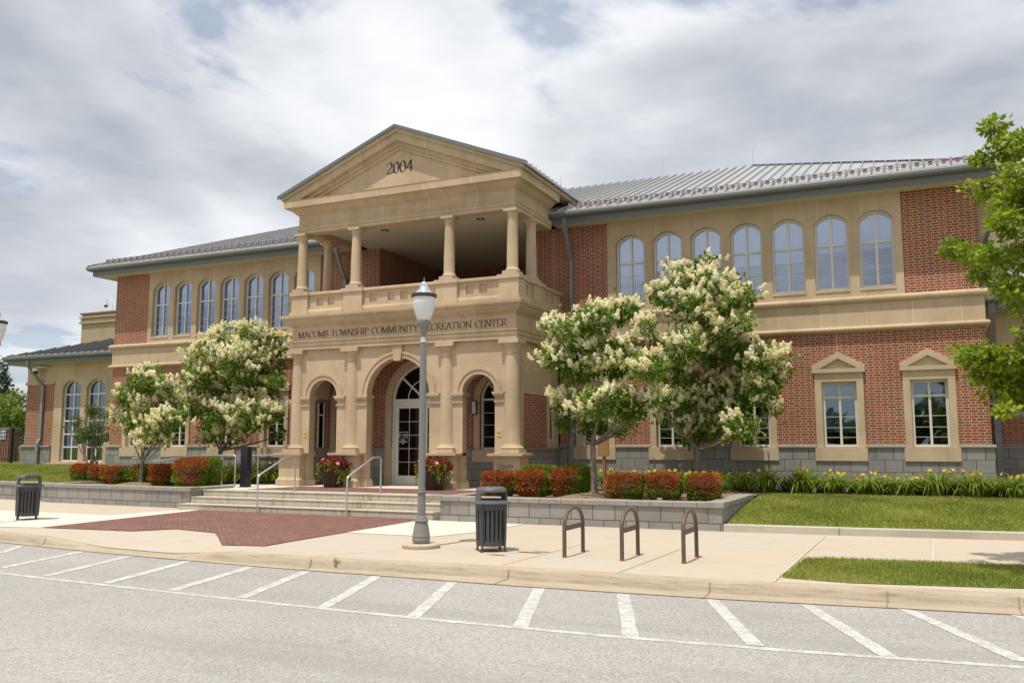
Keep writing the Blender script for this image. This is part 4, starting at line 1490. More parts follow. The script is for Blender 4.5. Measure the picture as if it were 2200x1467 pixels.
lettering('lettering', 'MACOMB TOWNSHIP COMMUNITY RECREATION CENTER', -3.43, 3.40, 4.775, 0.185, 21.02 - 0.004, weight=1.35)
lettering('date_lettering', '2004', -0.47, 0.43, 9.40, 0.335, 21.05 - 0.004, weight=1.4)
lettering('house_number', '20699', 3.22, 3.66, 1.0, 0.135, CY - 0.37 - 0.004, weight=1.0)

# ---------------------------------------------------------------- low annexes left and right
YA = 28.3
AO = {}
for s in (-1, 1):
    S = lambda lo, hi: (lo, hi) if s > 0 else (-hi, -lo)
    a0, a1 = HALF + 0.002, HALF + 10.1
    wins = [20.3, 21.85] if s < 0 else []
    m = MB()
    m.box(*S(23.0, a1 + 0.1), YA - 0.1, YA + 0.25, 0.4, 1.56) if s < 0 else m.box(*S(a0, a1), YA - 0.1, YA + 0.25, 0.3, 1.56)
    part('block_base', m, 'block_base')
    m = MB()
    m.sweep([(S(23.0, a1 + 0.12)[0], YA), (S(23.0, a1 + 0.12)[1], YA)] if s < 0 else [(a0, YA), (a1, YA)], [(-0.1, 1.562), (0.16, 1.562), (0.16, 1.61), (0.04, 1.64), (-0.1, 1.64)])
    part('ledge', m, 'ledge_stone')
    m = MB()
    m.box(*(S(23.0, a1) if s < 0 else S(a0, a1)), YA, YA + 0.3, 1.641, 4.42)
    m.box(*S(a1 - 0.3, a1), YA + 0.301, YA + 9, 0.4, 5.35)
    part('brick_wall', m, 'brick')
    m = MB()
    if s < 0:
        m.box(-a1, -22.98, YA - 0.02, YA + 0.3, 4.421, 5.36)
        m.sweep([(-a1 - 0.03, YA), (-23.0, YA)], [(-0.1, 4.42), (0.04, 4.42), (0.09, 4.47), (0.09, 4.53), (0.04, 4.58), (-0.1, 4.58)])
        holed(m, -22.979, -a0, 0.72, 5.36, YA - 0.04, YA + 0.3, [(-21.85, 0.60, 0.92, 4.25, 0.36), (-20.3, 0.60, 0.92, 4.25, 0.36)])
        m.box(-23.1, -a0, YA - 0.16, YA - 0.041, 0.60, 0.86)
    else:
        m.box(a0, a1, YA - 0.02, YA + 0.3, 4.421, 5.36)
    part('annex_stonework', m, 'stone')
    if s < 0:
        for c in (-21.85, -20.3):
            f = window(0.60, 0.92, 4.25, 0.36, [3.95, 3.33, 2.75, 2.15, 1.57], [], 'glass_lower', 2.75, 'blind_green', fw=0.06, mw=0.06, dep=0.1, framem='white_frame')
            f.location = (c, YA - YF + 0.10, 0)
    m = MB()
    ao, ay0, az, arun = a1 + 0.85, YA - 0.8, 5.73, 6.0
    x_in = HALF - 0.1
    vs = [(s * ao, ay0, az), (s * x_in, ay0, az), (s * x_in, ay0 + arun, az + 0.32 * arun), (s * (ao - arun), ay0 + arun, az + 0.32 * arun), (s * ao, ay0 + 2 * arun, az)]
    vs2 = [(x_, y_, z_ - 0.06) for x_, y_, z_ in vs]
    fs = [(0, 1, 2, 3), (0, 3, 4), (5, 8, 7, 6), (5, 9, 8), (0, 5, 6, 1), (0, 4, 9, 5)]
    m.add(vs + vs2, fs)
    ar = part('annex_roof', m, 'roof_metal' if s > 0 else 'roof_dim_sheen')  # left roof painted darker in place of its duller reflection
    m = MB()
    x_ = x_in + 0.2
    while x_ < ao - 0.1:
        rr = min(arun, ao - x_)
        seam_line(m, (s * x_, ay0 + 0.02, az + 0.003), (s * x_, ay0 + rr, az + 0.32 * rr + 0.003))
        x_ += 0.42
    m.build('standing_seams', 'fascia', ar, BO)
    path = [(HALF + 0.01, YA - 0.64), (a1 + 0.69, YA - 0.64), (a1 + 0.69, YA + 9)] if s > 0 else [(-a1 - 0.69, YA + 9), (-a1 - 0.69, YA - 0.64), (-HALF - 0.01, YA - 0.64)]
    part('gutter', MB().sweep(path, [(-0.02, 5.57), (0.10, 5.57), (0.155, 5.62), (0.16, 5.72), (0.135, 5.73), (-0.02, 5.71)]), 'gutter')
    part('fascia_board', MB().sweep(path, [(-0.05, 5.36), (-0.021, 5.36), (-0.021, 5.60), (-0.05, 5.60)]), 'fascia')
    m = MB()
    m.box(*S(HALF + 0.01, a1 + 0.64), YA - 0.59, YA - 0.042, 5.362, 5.39)
    m.box(*S(a1 + 0.001, a1 + 0.64), YA - 0.041, YA + 9, 5.362, 5.39)
    part('soffit', m, 'soffit')
    m = MB()
    x = s * (HALF + 0.42) if s > 0 else -a1 + 0.74
    hw = 0.085
    st = [sect(x, YA - 0.62, 5.58), sect(x, YA - 0.62, 5.30), sect(x + (0.42 if s < 0 else 0), YA - 0.08, 4.35), sect(x + (0.42 if s < 0 else 0), YA - 0.08, 1.95), sect(x + (0.42 if s < 0 else 0), YA - 0.20, 1.75), sect(x + (0.42 if s < 0 else 0), YA - 0.20, 0.5)]
    m.add([p for q in st for p in q], [(i * 4 + k, i * 4 + (k + 1) % 4, i * 4 + 4 + (k + 1) % 4, i * 4 + 4 + k) for i in range(len(st) - 1) for k in range(4)] + [(3, 2, 1, 0), (20, 21, 22, 23)])
    part('downspout', m, 'downspout')
# taller block wall rising over the right annex
m = MB()
m.box(HALF + 0.3, HALF + 9, YA + 4.0, YA + 9, 5.0, 9.2)
part('rear_wall', m, 'tower_block')

# block tower far behind on the left
tw = thing('block_building', 'tan block building with a red coping behind the dark annex roof', 'building', (-46.5, 44, 0))
m = MB()
m.box(-49.0, -43.5, 40, 48, 0.0, 9.45)
m.box(-49.05, -43.45, 39.95, 48.05, 9.451, 9.75)
m.build('wall', 'tower_block', tw, (-46.5, 44, 0))
m = MB()
for z in (9.45, 9.80):
    m.sweep([(-49.0, 48), (-49.0, 40), (-43.5, 40)], [(-0.1, z), (0.12, z), (0.12, z + 0.12), (-0.1, z + 0.14)])
m.box(-49.0, -43.5, 40.0, 48, 9.752, 10.05)
m.build('cornice', 'tower_block', tw, (-46.5, 44, 0))
m = MB().box(-49.1, -43.4, 39.9, 48.1, 10.06, 10.16)
m.build('coping', 'red_metal', tw, (-46.5, 44, 0))

# ------------------------------------------------------------------ ground
KX = [-60, -15.5, -12.9, -10.4, -9.0, -7.8, -5.5, -2.2, 1.0, 30]
KY = [11.9, 11.25, 10.95, 10.72, 10.62, 10.64, 10.83, 10.82, 11.16, 11.8]
GX = [-60, -15.4, -12.6, -10.6, -8.5, -6.4, -4.7, -2.2, 0.9, 30]
GY = [11.6, 11.08, 10.72, 10.55, 10.42, 10.40, 10.36, 10.46, 10.80, 11.4]
ky = lambda x: float(np.interp(x, KX, KY))
gy = lambda x: min(float(np.interp(x, GX, GY)), ky(x) - 0.16)
kh = lambda x: float(np.interp(x, [-60, -14.4, -12.7, -11.0, -9.6, 30], [1, 1, 0.02, 0.02, 1, 1]))
RZ0 = -0.14


def zpav(x, y):
    f = max(0.0, min(1.0, (ky(x) + 1.5 - y) / 1.5))
    return -0.128 * (1 - kh(x)) * f


def grid(name, xs, rows, m, zf):
    """sheet over xs; rows are functions y(x)"""
    vs, fs = [], []
    nr = len(rows)
    for x in xs:
        for r in rows:
            y = r(x)
            vs.append((x, y, zf(x, y)))
    for i in range(len(xs) - 1):
        for j in range(nr - 1):
            fs.append((i * nr + j, (i + 1) * nr + j, (i + 1) * nr + j + 1, i * nr + j + 1))
    return struct(MB().add(vs, fs).build(name, m))


def sheet(name, poly, m, zf, cuts=5, parent=None):
    import bmesh
    bm = bmesh.new()
    bm.faces.new([bm.verts.new((x, y, 0)) for x, y in poly])
    bmesh.ops.triangulate(bm, faces=bm.faces[:])
    for _ in range(cuts):
        bmesh.ops.subdivide_edges(bm, edges=[e for e in bm.edges if e.calc_length() > 0.5], cuts=1)
        bmesh.ops.triangulate(bm, faces=bm.faces[:])
    for v in bm.verts:
        v.co.z = zf(v.co.x, v.co.y)
    bmesh.ops.recalc_face_normals(bm, faces=bm.faces[:])
    me = bpy.data.meshes.new(name)
    bm.to_mesh(me)
    bm.free()
    if me.polygons and me.polygons[0].normal.z < 0:
        me.flip_normals()
    me.materials.append(M(m))
    o = bpy.data.objects.new(name, me)
    COL.objects.link(o)
    if parent:
        o.parent = parent
    else:
        struct(o)
    return o


g = MB()
g.add([(-700, -700, -0.6), (700, -700, -0.6), (700, 900, -0.6), (-700, 900, -0.6)], [(0, 1, 2, 3)])
struct(g.build('ground', 'far_ground'))
xs = list(np.arange(-60, -20, 2.0)) + list(np.arange(-20, 8, 0.35)) + list(np.arange(8, 31, 2.0))
road = grid('road', xs, [lambda x: -60, lambda x: -5, lambda x: 4, lambda x: 8, lambda x: gy(x) + 0.02], 'asphalt', lambda x, y: RZ0 - 0.006)
# gutter pan, kerb face, kerb top
kp, kf = [], []
for x in xs:
    h, yk, yg = kh(x), ky(x), gy(x)
    zt = RZ0 + 0.012 + (0.142 - 0.012) * h
    kp.append([(x, yg, RZ0 - 0.02), (x, yg, RZ0), (x, yk - 0.035, RZ0 + 0.006), (x, yk - 0.02, RZ0 + 0.012 + 0.02 * h), (x, yk + 0.005, zt - 0.03 * h), (x, yk + 0.03, zt - 0.006 * h), (x, yk + 0.06, zt + 0.003), (x, yk + 0.17, zt + 0.005), (x, yk + 0.17, -0.2)])
n = len(kp[0])
MBk = MB().add([p for r in kp for p in r], [(i * n + j, (i + 1) * n + j, (i + 1) * n + j + 1, i * n + j + 1) for i in range(len(kp) - 1) for j in range(n - 1)])
kerb = struct(MBk.build('kerb', 'kerb', smooth=40))
mj = MB()
for x in (-14.2, -8.05, -5.0, -2.35, -0.4, 0.9, 2.4):
    yk, yg = ky(x), gy(x)
    mj.add([(x - 0.008, yg, RZ0 + 0.004), (x + 0.008, yg, RZ0 + 0.004), (x + 0.008, yk - 0.03, RZ0 + 0.012), (x - 0.008, yk - 0.03, RZ0 + 0.012)], [(0, 1, 2, 3)])
    mj.add([(x - 0.008, yk - 0.045, RZ0 + 0.02), (x + 0.008, yk - 0.045, RZ0 + 0.02), (x + 0.008, yk + 0.005, -0.012), (x - 0.008, yk + 0.005, -0.012)], [(0, 1, 2, 3)])
mj.build('kerb_joint', 'joint_dark', kerb)
md = MB()
for i in range(len(xs) - 1):
    a, b = xs[i], xs[i + 1]
    if -26 < a < 6:
        md.add([(a, gy(a) - 0.012, RZ0 + 0.003), (b, gy(b) - 0.012, RZ0 + 0.003), (b, gy(b) + 0.008, RZ0 + 0.003), (a, gy(a) + 0.008, RZ0 + 0.003)], [(0, 1, 2, 3)])
md.build('gutter_joint', 'joint_dark', kerb)
pav = grid('pavement', xs, [lambda x: ky(x) + 0.168, lambda x: ky(x) + 0.5, lambda x: ky(x) + 1.0, lambda x: ky(x) + 1.5, lambda x: 14.5, lambda x: 18.8], 'concrete', zpav)
mj = MB()
for i in range(len(xs) - 1):
    a, b = xs[i], xs[i + 1]
    if -8 < a < 3:
        mj.add([(a, ky(a) + 0.165, zpav(a, ky(a)) + 0.008), (b, ky(b) + 0.165, zpav(b, ky(b)) + 0.008), (b, ky(b) + 0.183, zpav(b, ky(b)) + 0.008), (a, ky(a) + 0.183, zpav(a, ky(a)) + 0.008)], [(0, 1, 2, 3)])
mj.build('pavement_joint', 'joint', pav)


def joint(x0, y0, x1, y1, wd, m):
    d = np.array([x1 - x0, y1 - y0])
    d = d / np.linalg.norm(d)
    nx, ny = -d[1] * wd / 2, d[0] * wd / 2
    n = 10
    vs = []
    for i in range(n + 1):
        x, y = x0 + (x1 - x0) * i / n, y0 + (y1 - y0) * i / n
        vs += [(x - nx, y - ny, zpav(x, y) + 0.013), (x + nx, y + ny, zpav(x, y) + 0.013)]
    MB().add(vs, [(2 * i, 2 * i + 2, 2 * i + 3, 2 * i + 1) for i in range(n)]).build('pavement_joint', m, pav)


joint(-1.64, 11.0, -1.60, 17.0, 0.022, 'joint')
joint(0.10, 13.9, 0.17, 17.2, 0.022, 'joint')
joint(1.75, 13.9, 1.8, 17.4, 0.022, 'joint')
joint(-3.55, 10.98, -3.45, 14.0, 0.012, 'joint_dark')
joint(-5.2, 11.02, -5.1, 13.9, 0.012, 'joint_dark')
joint(-8.1, 10.8, -7.4, 12.0, 0.012, 'joint_dark')
joint(-9.7, 10.75, -9.66, 11.55, 0.012, 'joint')
joint(-26, 15.2, -17.2, 15.1, 0.014, 'joint_dark')
# darker brick plaza fanning out from the steps, paler new slabs on both sides
sheet('brick_paving', [(-15.85, 12.27), (-13.6, 12.5), (-13.2, 13.16), (-11.95, 12.88), (-10.62, 11.62), (-9.68, 11.56), (-9.80, 13.95), (-9.95, 17.16), (-16.55, 17.42)], 'paver', lambda x, y: zpav(x, y) + 0.011)
sheet('new_concrete', [(-9.79, 13.96), (-7.95, 13.96), (-7.62, 14.9), (-7.48, 17.0), (-9.94, 17.0)], 'concrete_pale', lambda x, y: zpav(x, y) + 0.007)
sheet('new_concrete', [(-26.0, 12.1), (-16.7, 12.05), (-15.87, 12.27), (-16.56, 17.4), (-17.0, 17.2), (-17.2, 15.15), (-26, 15.2)], 'concrete_pale', lambda x, y: zpav(x, y) + 0.007)
# rust stains on the slab beside the near bin
for cx, cy, rx_, ry_ in ((-5.45, 12.55, 0.22, 0.05), (-5.75, 12.05, 0.16, 0.035), (-5.3, 12.7, 0.15, 0.03)):
    poly = [(cx + rx_ * (1 + 0.25 * math.sin(5 * i)) * math.cos(i * math.pi / 10), cy + ry_ * (1 + 0.3 * math.cos(3 * i)) * math.sin(i * math.pi / 10)) for i in range(20)]
    sheet('rust_stain', poly, 'rust_stain', lambda x, y: zpav(x, y) + 0.010, 0, pav)

# parking bay markings
STR = [((-14.47, 10.83), (-13.84, 9.99)), ((-12.79, 10.70), (-12.15, 8.79)), ((-11.58, 10.60), (-10.83, 8.48)), ((-10.24, 10.50), (-9.57, 8.38)), ((-8.92, 10.36), (-8.36, 8.29)),
       ((-7.91, 10.36), (-7.22, 8.22)), ((-6.74, 10.35), (-5.99, 8.13)), ((-5.57, 10.34), (-4.82, 8.07)), ((-4.36, 10.34), (-3.61, 8.07)), ((-3.29, 10.37), (-2.50, 8.09)), ((-2.24, 10.42), (-1.395, 8.19)),
       ((-1.22, 10.52), (-0.31, 8.23)), ((-0.215, 10.66), (0.70, 8.50)), ((0.85, 10.8), (1.75, 8.6)), ((1.9, 10.85), (2.8, 8.7))]
zm = RZ0 - 0.002
for (xa, ya), (xb, yb) in STR:
    yb += 0.02
    vs = []
    for i in range(13):
        f = i / 12
        x, y = xa + (xb - xa) * f, ya + (yb - ya) * f
        jl, jr = random.uniform(-0.008, 0.008), random.uniform(-0.008, 0.008)
        vs += [(x - 0.077 + jl, y, zm), (x + 0.077 + jr, y, zm)]
    MB().add(vs, [(2 * i, 2 * i + 2, 2 * i + 3, 2 * i + 1) for i in range(12)]).build('bay_stripe', 'paint', road)
LX = [-24, -16, -11.7, -9.0, -6.56, -4.5, -2.73, -1.0, 0.67, 4.0]
LY = [9.1, 8.72, 8.44, 8.26, 8.12, 8.05, 8.05, 8.14, 8.31, 8.6]
vs = []
xx = np.arange(-24, 4, 0.25)
for x in xx:
    y = float(np.interp(x, LX, LY))
    vs += [(x, y - 0.05 + random.uniform(-0.004, 0.004), zm - 0.001), (x, y + 0.05 + random.uniform(-0.004, 0.004), zm - 0.001)]
MB().add(vs, [(2 * i, 2 * i + 2, 2 * i + 3, 2 * i + 1) for i in range(len(xx) - 1)]).build('bay_line', 'paint', road)

# ------------------------------------------------------------------ steps, landing, planter walls
SX0, SX1 = -17.22, -9.50
ST = thing('entrance_steps', 'three pale concrete steps up to the brick entrance landing', 'steps', (-13.2, 17.2, 0))
so = (-13.2, 17.2, 0)
for i in range(3):
    y = 17.2 + 0.42 * i
    z0, z1 = (0.0, 0.155, 0.31)[i], (0.155, 0.31, 0.465)[i]
    MB().box(SX0, SX1, y + 0.015, 18.62 if i == 2 else y + 0.43, z0 if i == 0 else z0 + 0.001, z1 - 0.03).box(SX0, SX1, y, 18.62 if i == 2 else y + 0.435, z1 - 0.029, z1).build('step', 'step', ST, so, bevel=0.008)
struct(MB().box(-18.7, SX1, 18.621, YF - 0.1, 0.0, FLOOR).build('landing', 'concrete_pale'))
sheet('landing_paving', [(-16.3, 18.66), (-9.52, 18.66), (-9.52, 20.65), (-16.0, 20.65)], 'paver', lambda x, y: FLOOR + 0.005)
# ramp slab to the left
struct(MB().add([(-18.7, 19.35, FLOOR), (-18.7, 21.1, FLOOR), (-28, 21.1, 0.15), (-28, 19.35, 0.15), (-18.7, 19.35, -0.1), (-18.7, 21.1, -0.1), (-28, 21.1, -0.1), (-28, 19.35, -0.1)], [(0, 1, 2, 3), (4, 7, 6, 5), (0, 3, 7, 4), (1, 5, 6, 2)]).build('ramp', 'concrete'))


def block_wall(name, label, path, z1=0.43, th=0.30):
    """path runs with the open face on its right"""
    org = (path[0][0], path[0][1], 0)
    t = thing(name, label, 'retaining wall', org)
    MB().sweep(path, [(-th, -0.05), (0.012, -0.05), (0.012, 0.133), (0.0, 0.136), (0.0, z1), (-th, z1)]).build('wall', 'block_planter', t, org)
    m = MB()
    for (xa, ya), (xb, yb) in zip(path[:-1], path[1:]):
        a, b = np.array([xa, ya]), np.array([xb, yb])
        L = np.linalg.norm(b - a)
        d = (b - a) / L
        k_ = max(1, int(round(L / 0.46)))
        for i in range(k_):
            p = a + d * (L * i / k_ + 0.003 + (th if i == 0 and (xa, ya) != path[0] else 0) * 0)
            q = a + d * (L * (i + 1) / k_ - 0.003)
            dz = random.uniform(-0.003, 0.003)
            m.sweep([p, q], [(-th - 0.02, z1 + 0.002), (0.035, z1 + 0.002), (0.035, z1 + 0.095 + dz), (0.02, z1 + 0.105 + dz), (-th - 0.02, z1 + 0.105 + dz)])
    m.build('coping', 'coping', t, org, bevel=0.006)
    for x, y in path[1:-1]:
        MB().box(x - 0.33, x + 0.05, y - 0.05, y + 0.33, z1 + 0.001, z1 + 0.115).build('corner_stone', 'coping', t, org, bevel=0.01)
    return t


block_wall('planter_wall', 'grey block planter wall with stone coping behind the bike racks', [(-9.47, 19.0), (-9.47, 16.98), (-3.46, 17.14), (-3.46, 20.5)])
block_wall('planter_wall', 'grey block planter wall with stone coping before the forked small tree', [(-23.25, 20.6), (-23.15, 17.95), (-17.24, 17.62), (-17.24, 19.2)])
block_wall('lawn_wall', 'short grey block wall holding the side lawn behind a litter bin', [(-40, 19.0), (-23.55, 18.28)])
org = (-3.44, 17.1, 0)
kw = thing('lawn_edging', 'low pale concrete edging wall in front of the mown lawn', 'edging wall', org)
EDG = [(-3.43, 17.12), (-1.4, 17.25), (1.6, 17.6), (6, 18.0), (14, 18.6)]
ey = lambda x: float(np.interp(x, [p[0] for p in EDG], [p[1] for p in EDG]))
MB().sweep(EDG, [(-0.17, -0.05), (0, -0.05), (0, 0.125), (-0.012, 0.137), (-0.17, 0.137)]).build('kerb_wall', 'kerb_wall', kw, org)
MB().box(-1.386, -1.374, 17.24, 17.26, 0, 0.132).build('joint', 'joint_dark', kw, org)

# ------------------------------------------------------------------ planting beds and lawns
zlawn = lambda x, y: 0.125 + 0.335 * math.sin(math.pi / 2 * max(0.0, min(1.0, (y - ey(x) - 0.15) / 4.6)))
xr = list(np.arange(-3.44, 14.1, 0.5))
lawn_r = grid('lawn', xr, [lambda x: ey(x) + 0.16] + [(lambda x, q=q: q) for q in (18.8, 19.3, 19.8, 20.3, 20.8, 21.4, 22.35)], 'grass_base', zlawn)
grid('flower_bed', xr, [lambda x: 22.352, lambda x: 23.2, lambda x: YF - 0.02 if x < 1.7 else YA], 'mulch', lambda x, y: 0.47 + 0.02 * math.sin(3 * x))
xl = list(np.arange(-60, -23.2, 0.9)) + [-23.2]
zl = lambda x, y: 0.47 + max(0, y - 18.6) * 0.029
lawn_l = grid('lawn', xl, [lambda x: 18.65, lambda x: 21, lambda x: 24.5, lambda x: 28.2, lambda x: 60], 'grass_base', zl)
grid('side_ground', list(np.arange(-30, -18.6, 1.0)) + [-18.71], [lambda x: 21.11, lambda x: 22.5, lambda x: YF - 0.05 if x > -28.0 else 28.25], 'mulch', lambda x, y: 0.49)


def bed(name, x0, x1, y0, y1, mounds, base=0.475):
    n1, n2 = int((x1 - x0) / 0.15), int((y1 - y0) / 0.15)
    zf = lambda x, y: base + 0.015 * math.sin(5 * x + 3 * y) + sum(h * math.exp(-((x - a) ** 2 + (y - b) ** 2) / (2 * r * r)) for a, b, r, h in mounds)
    X = np.linspace(x0, x1, n1)
    return grid(name, list(X), [(lambda x, q=q: q) for q in np.linspace(y0, y1, n2)], 'mulch', zf), zf


T1 = (-6.5, 18.55)
T4 = (-20.75, 19.25)
bed_r, zbr = bed('planting_bed', -9.20, -3.435, 17.25, YF - 0.1, [(T1[0], T1[1], 0.45, 0.13), (-5.1, 22.2, 0.5, 0.08)])
bed_l, zbl = bed('planting_bed', -22.9, -17.5, 17.9, 19.33, [(T4[0], T4[1], 0.4, 0.10)])


def blades(name, n, region, zf, hmin, hmax, wd, keep=None, label=None):
    x = RNG.uniform(region[0], region[1], n)
    y = RNG.uniform(region[2], region[3], n)
    if keep is not None:
        k_ = keep(x, y)
        x, y = x[k_], y[k_]
    n = len(x)
    z = np.array([zf(a, b) for a, b in zip(x, y)])
    P = np.stack([x, y, z - 0.005], 1)
    a = RNG.uniform(0, 2 * np.pi, n)
    lean = RNG.uniform(0.1, 0.75, n)
    h = RNG.uniform(hmin, hmax, n)
    tip = P + np.stack([np.cos(a) * h * lean, np.sin(a) * h * lean, h], 1)
    b = RNG.uniform(0, 2 * np.pi, n)
    s = np.stack([np.cos(b), np.sin(b), np.zeros(n)], 1) * wd
    V = np.stack([P - s, P + s, tip], 1).reshape(-1, 3)
    F = np.arange(n * 3).reshape(-1, 3)
    pat = 0.5 + 0.22 * np.sin(1.7 * x + 1.1 * y) * np.cos(1.3 * y - 0.6 * x) + 0.12 * np.sin(4.1 * x + 2.3) * np.sin(3.7 * y)
    val = np.clip(pat + RNG.normal(0, 0.22, n), 0, 1)
    o = soup(name, V, F, np.repeat(val, 3), 'blade')
    o['kind'] = 'stuff'
    o['category'] = 'grass'
    o['label'] = label
    return o


blades('lawn_grass', 90000, (-3.4, 4.5, 17.25, 22.33), zlawn, 0.02, 0.055, 0.008, lambda x, y: y > np.interp(x, [p[0] for p in EDG], [p[1] for p in EDG]) + 0.15, 'mown green lawn in front of the daylily bed')
blades('side_lawn_grass', 60000, (-46, -23.2, 18.6, 28.1), zl, 0.05, 0.11, 0.014, lambda x, y: x > -1.62 * y + 1.0, 'mown green lawn beside the low annex')
# verge between pavement and kerb on the right
vg = [(-1.60, 11.46), (-0.8, 11.34), (1.0, 11.72), (5, 12.1), (14, 12.6), (14, 14.8), (5, 14.2), (1.2, 13.92), (-1.3, 13.62), (-1.55, 13.45)]
sheet('verge', vg, 'grass_base', lambda x, y: 0.009, 3)


def in_poly(x, y, poly):
    c = np.zeros(len(x), bool)
    j = len(poly) - 1
    for i in range(len(poly)):
        xi, yi = poly[i]
        xj, yj = poly[j]
        c ^= ((yi > y) != (yj > y)) & (x < (xj - xi) * (y - yi) / (yj - yi + 1e-12) + xi)
        j = i
    return c


blades('verge_grass', 60000, (-1.7, 4.5, 11.3, 14.3), lambda x, y: 0.009, 0.02, 0.055, 0.006, lambda x, y: in_poly(x + RNG.normal(0, 0.02, len(x)), y + RNG.normal(0, 0.03, len(x)), vg), 'green grass verge between the kerb and the pavement')

# ------------------------------------------------------------------ street furniture
def lamp(loc, label):
    t = thing('street_lamp', label, 'street lamp', loc, 0, 'street lamps along the kerb')
    MB().lathe([(0.30, -0.02), (0.31, 0.0), (0.31, 0.055), (0.295, 0.072), (0.02, 0.074)], 40).build('footing', 'footing', t, smooth=40)
    prof = [(0.12, 0.076), (0.14, 0.10), (0.145, 0.12), (0.147, 0.155), (0.138, 0.17), (0.146, 0.185), (0.146, 0.20), (0.140, 0.215), (0.134, 0.26), (0.122, 0.33), (0.108, 0.39), (0.100, 0.425), (0.118, 0.435), (0.118, 0.455), (0.098, 0.465), (0.094, 0.485), (0.088, 0.50), (0.082, 0.52), (0.068, 0.525)]
    MB().lathe(prof, 32).build('base', 'lamp_paint', t, smooth=35)
    z = [0.526, 0.90, 0.901, 0.905, 0.93, 0.935, 0.97, 0.975, 3.40, 3.405, 3.42]
    r = [0.066, 0.066, 0.066, 0.082, 0.082, 0.062, 0.064, 0.058, 0.056, 0.050, 0.05]
    fl = [0.09, 0.09, 0, 0, 0, 0, 0, 0.10, 0.10, 0, 0]
    MB().lathe(list(zip(r, z)), 32, flute=fl).build('pole', 'lamp_paint', t)
    MB().lathe([(0.050, 3.421), (0.058, 3.43), (0.058, 3.45), (0.045, 3.47), (0.044, 3.52), (0.046, 3.53)], 24).build('collar', 'lamp_collar', t, smooth=35)
    MB().lathe([(0.048, 3.531), (0.052, 3.54), (0.056, 3.60), (0.064, 3.66), (0.078, 3.70), (0.09, 3.705), (0.108, 3.755), (0.116, 3.765), (0.116, 3.79), (0.10, 3.80)], 32).build('fitter', 'lamp_paint', t, smooth=35)
    MB().lathe([(0.098, 3.801), (0.115, 3.83), (0.142, 3.90), (0.165, 3.98), (0.182, 4.06), (0.190, 4.10), (0.192, 4.12), (0.19, 4.15), (0.193, 4.20)], 48).build('globe', 'globe', t, smooth=60)
    MB().lathe([(0.195, 4.201), (0.214, 4.205), (0.218, 4.225), (0.214, 4.262), (0.19, 4.268)], 72, flute=[0, 0.02, 0.05, 0.02, 0]).build('ring', 'lamp_ring', t)
    MB().lathe([(0.185, 4.269), (0.155, 4.285), (0.145, 4.30), (0.125, 4.315), (0.11, 4.33), (0.082, 4.36), (0.072, 4.40), (0.063, 4.44), (0.06, 4.455), (0.045, 4.47), (0.01, 4.475)], 40).build('lamp_cap', 'lamp_cap', t, smooth=40)
    MB().lathe([(0.016, 4.472), (0.012, 4.49), (0.003, 4.56)], 12).build('finial', 'lamp_paint', t)
    return t


LMP = lamp((-7.27, 12.42, 0), 'grey fluted street lamp with acorn globe on the pavement before the portico')
dup(LMP, (-17.85, 12.45, 0), 0.4, 'street lamp cut by the left edge of the photo, only its globe showing')
LMP.scale = (0.975, 0.975, 0.957)


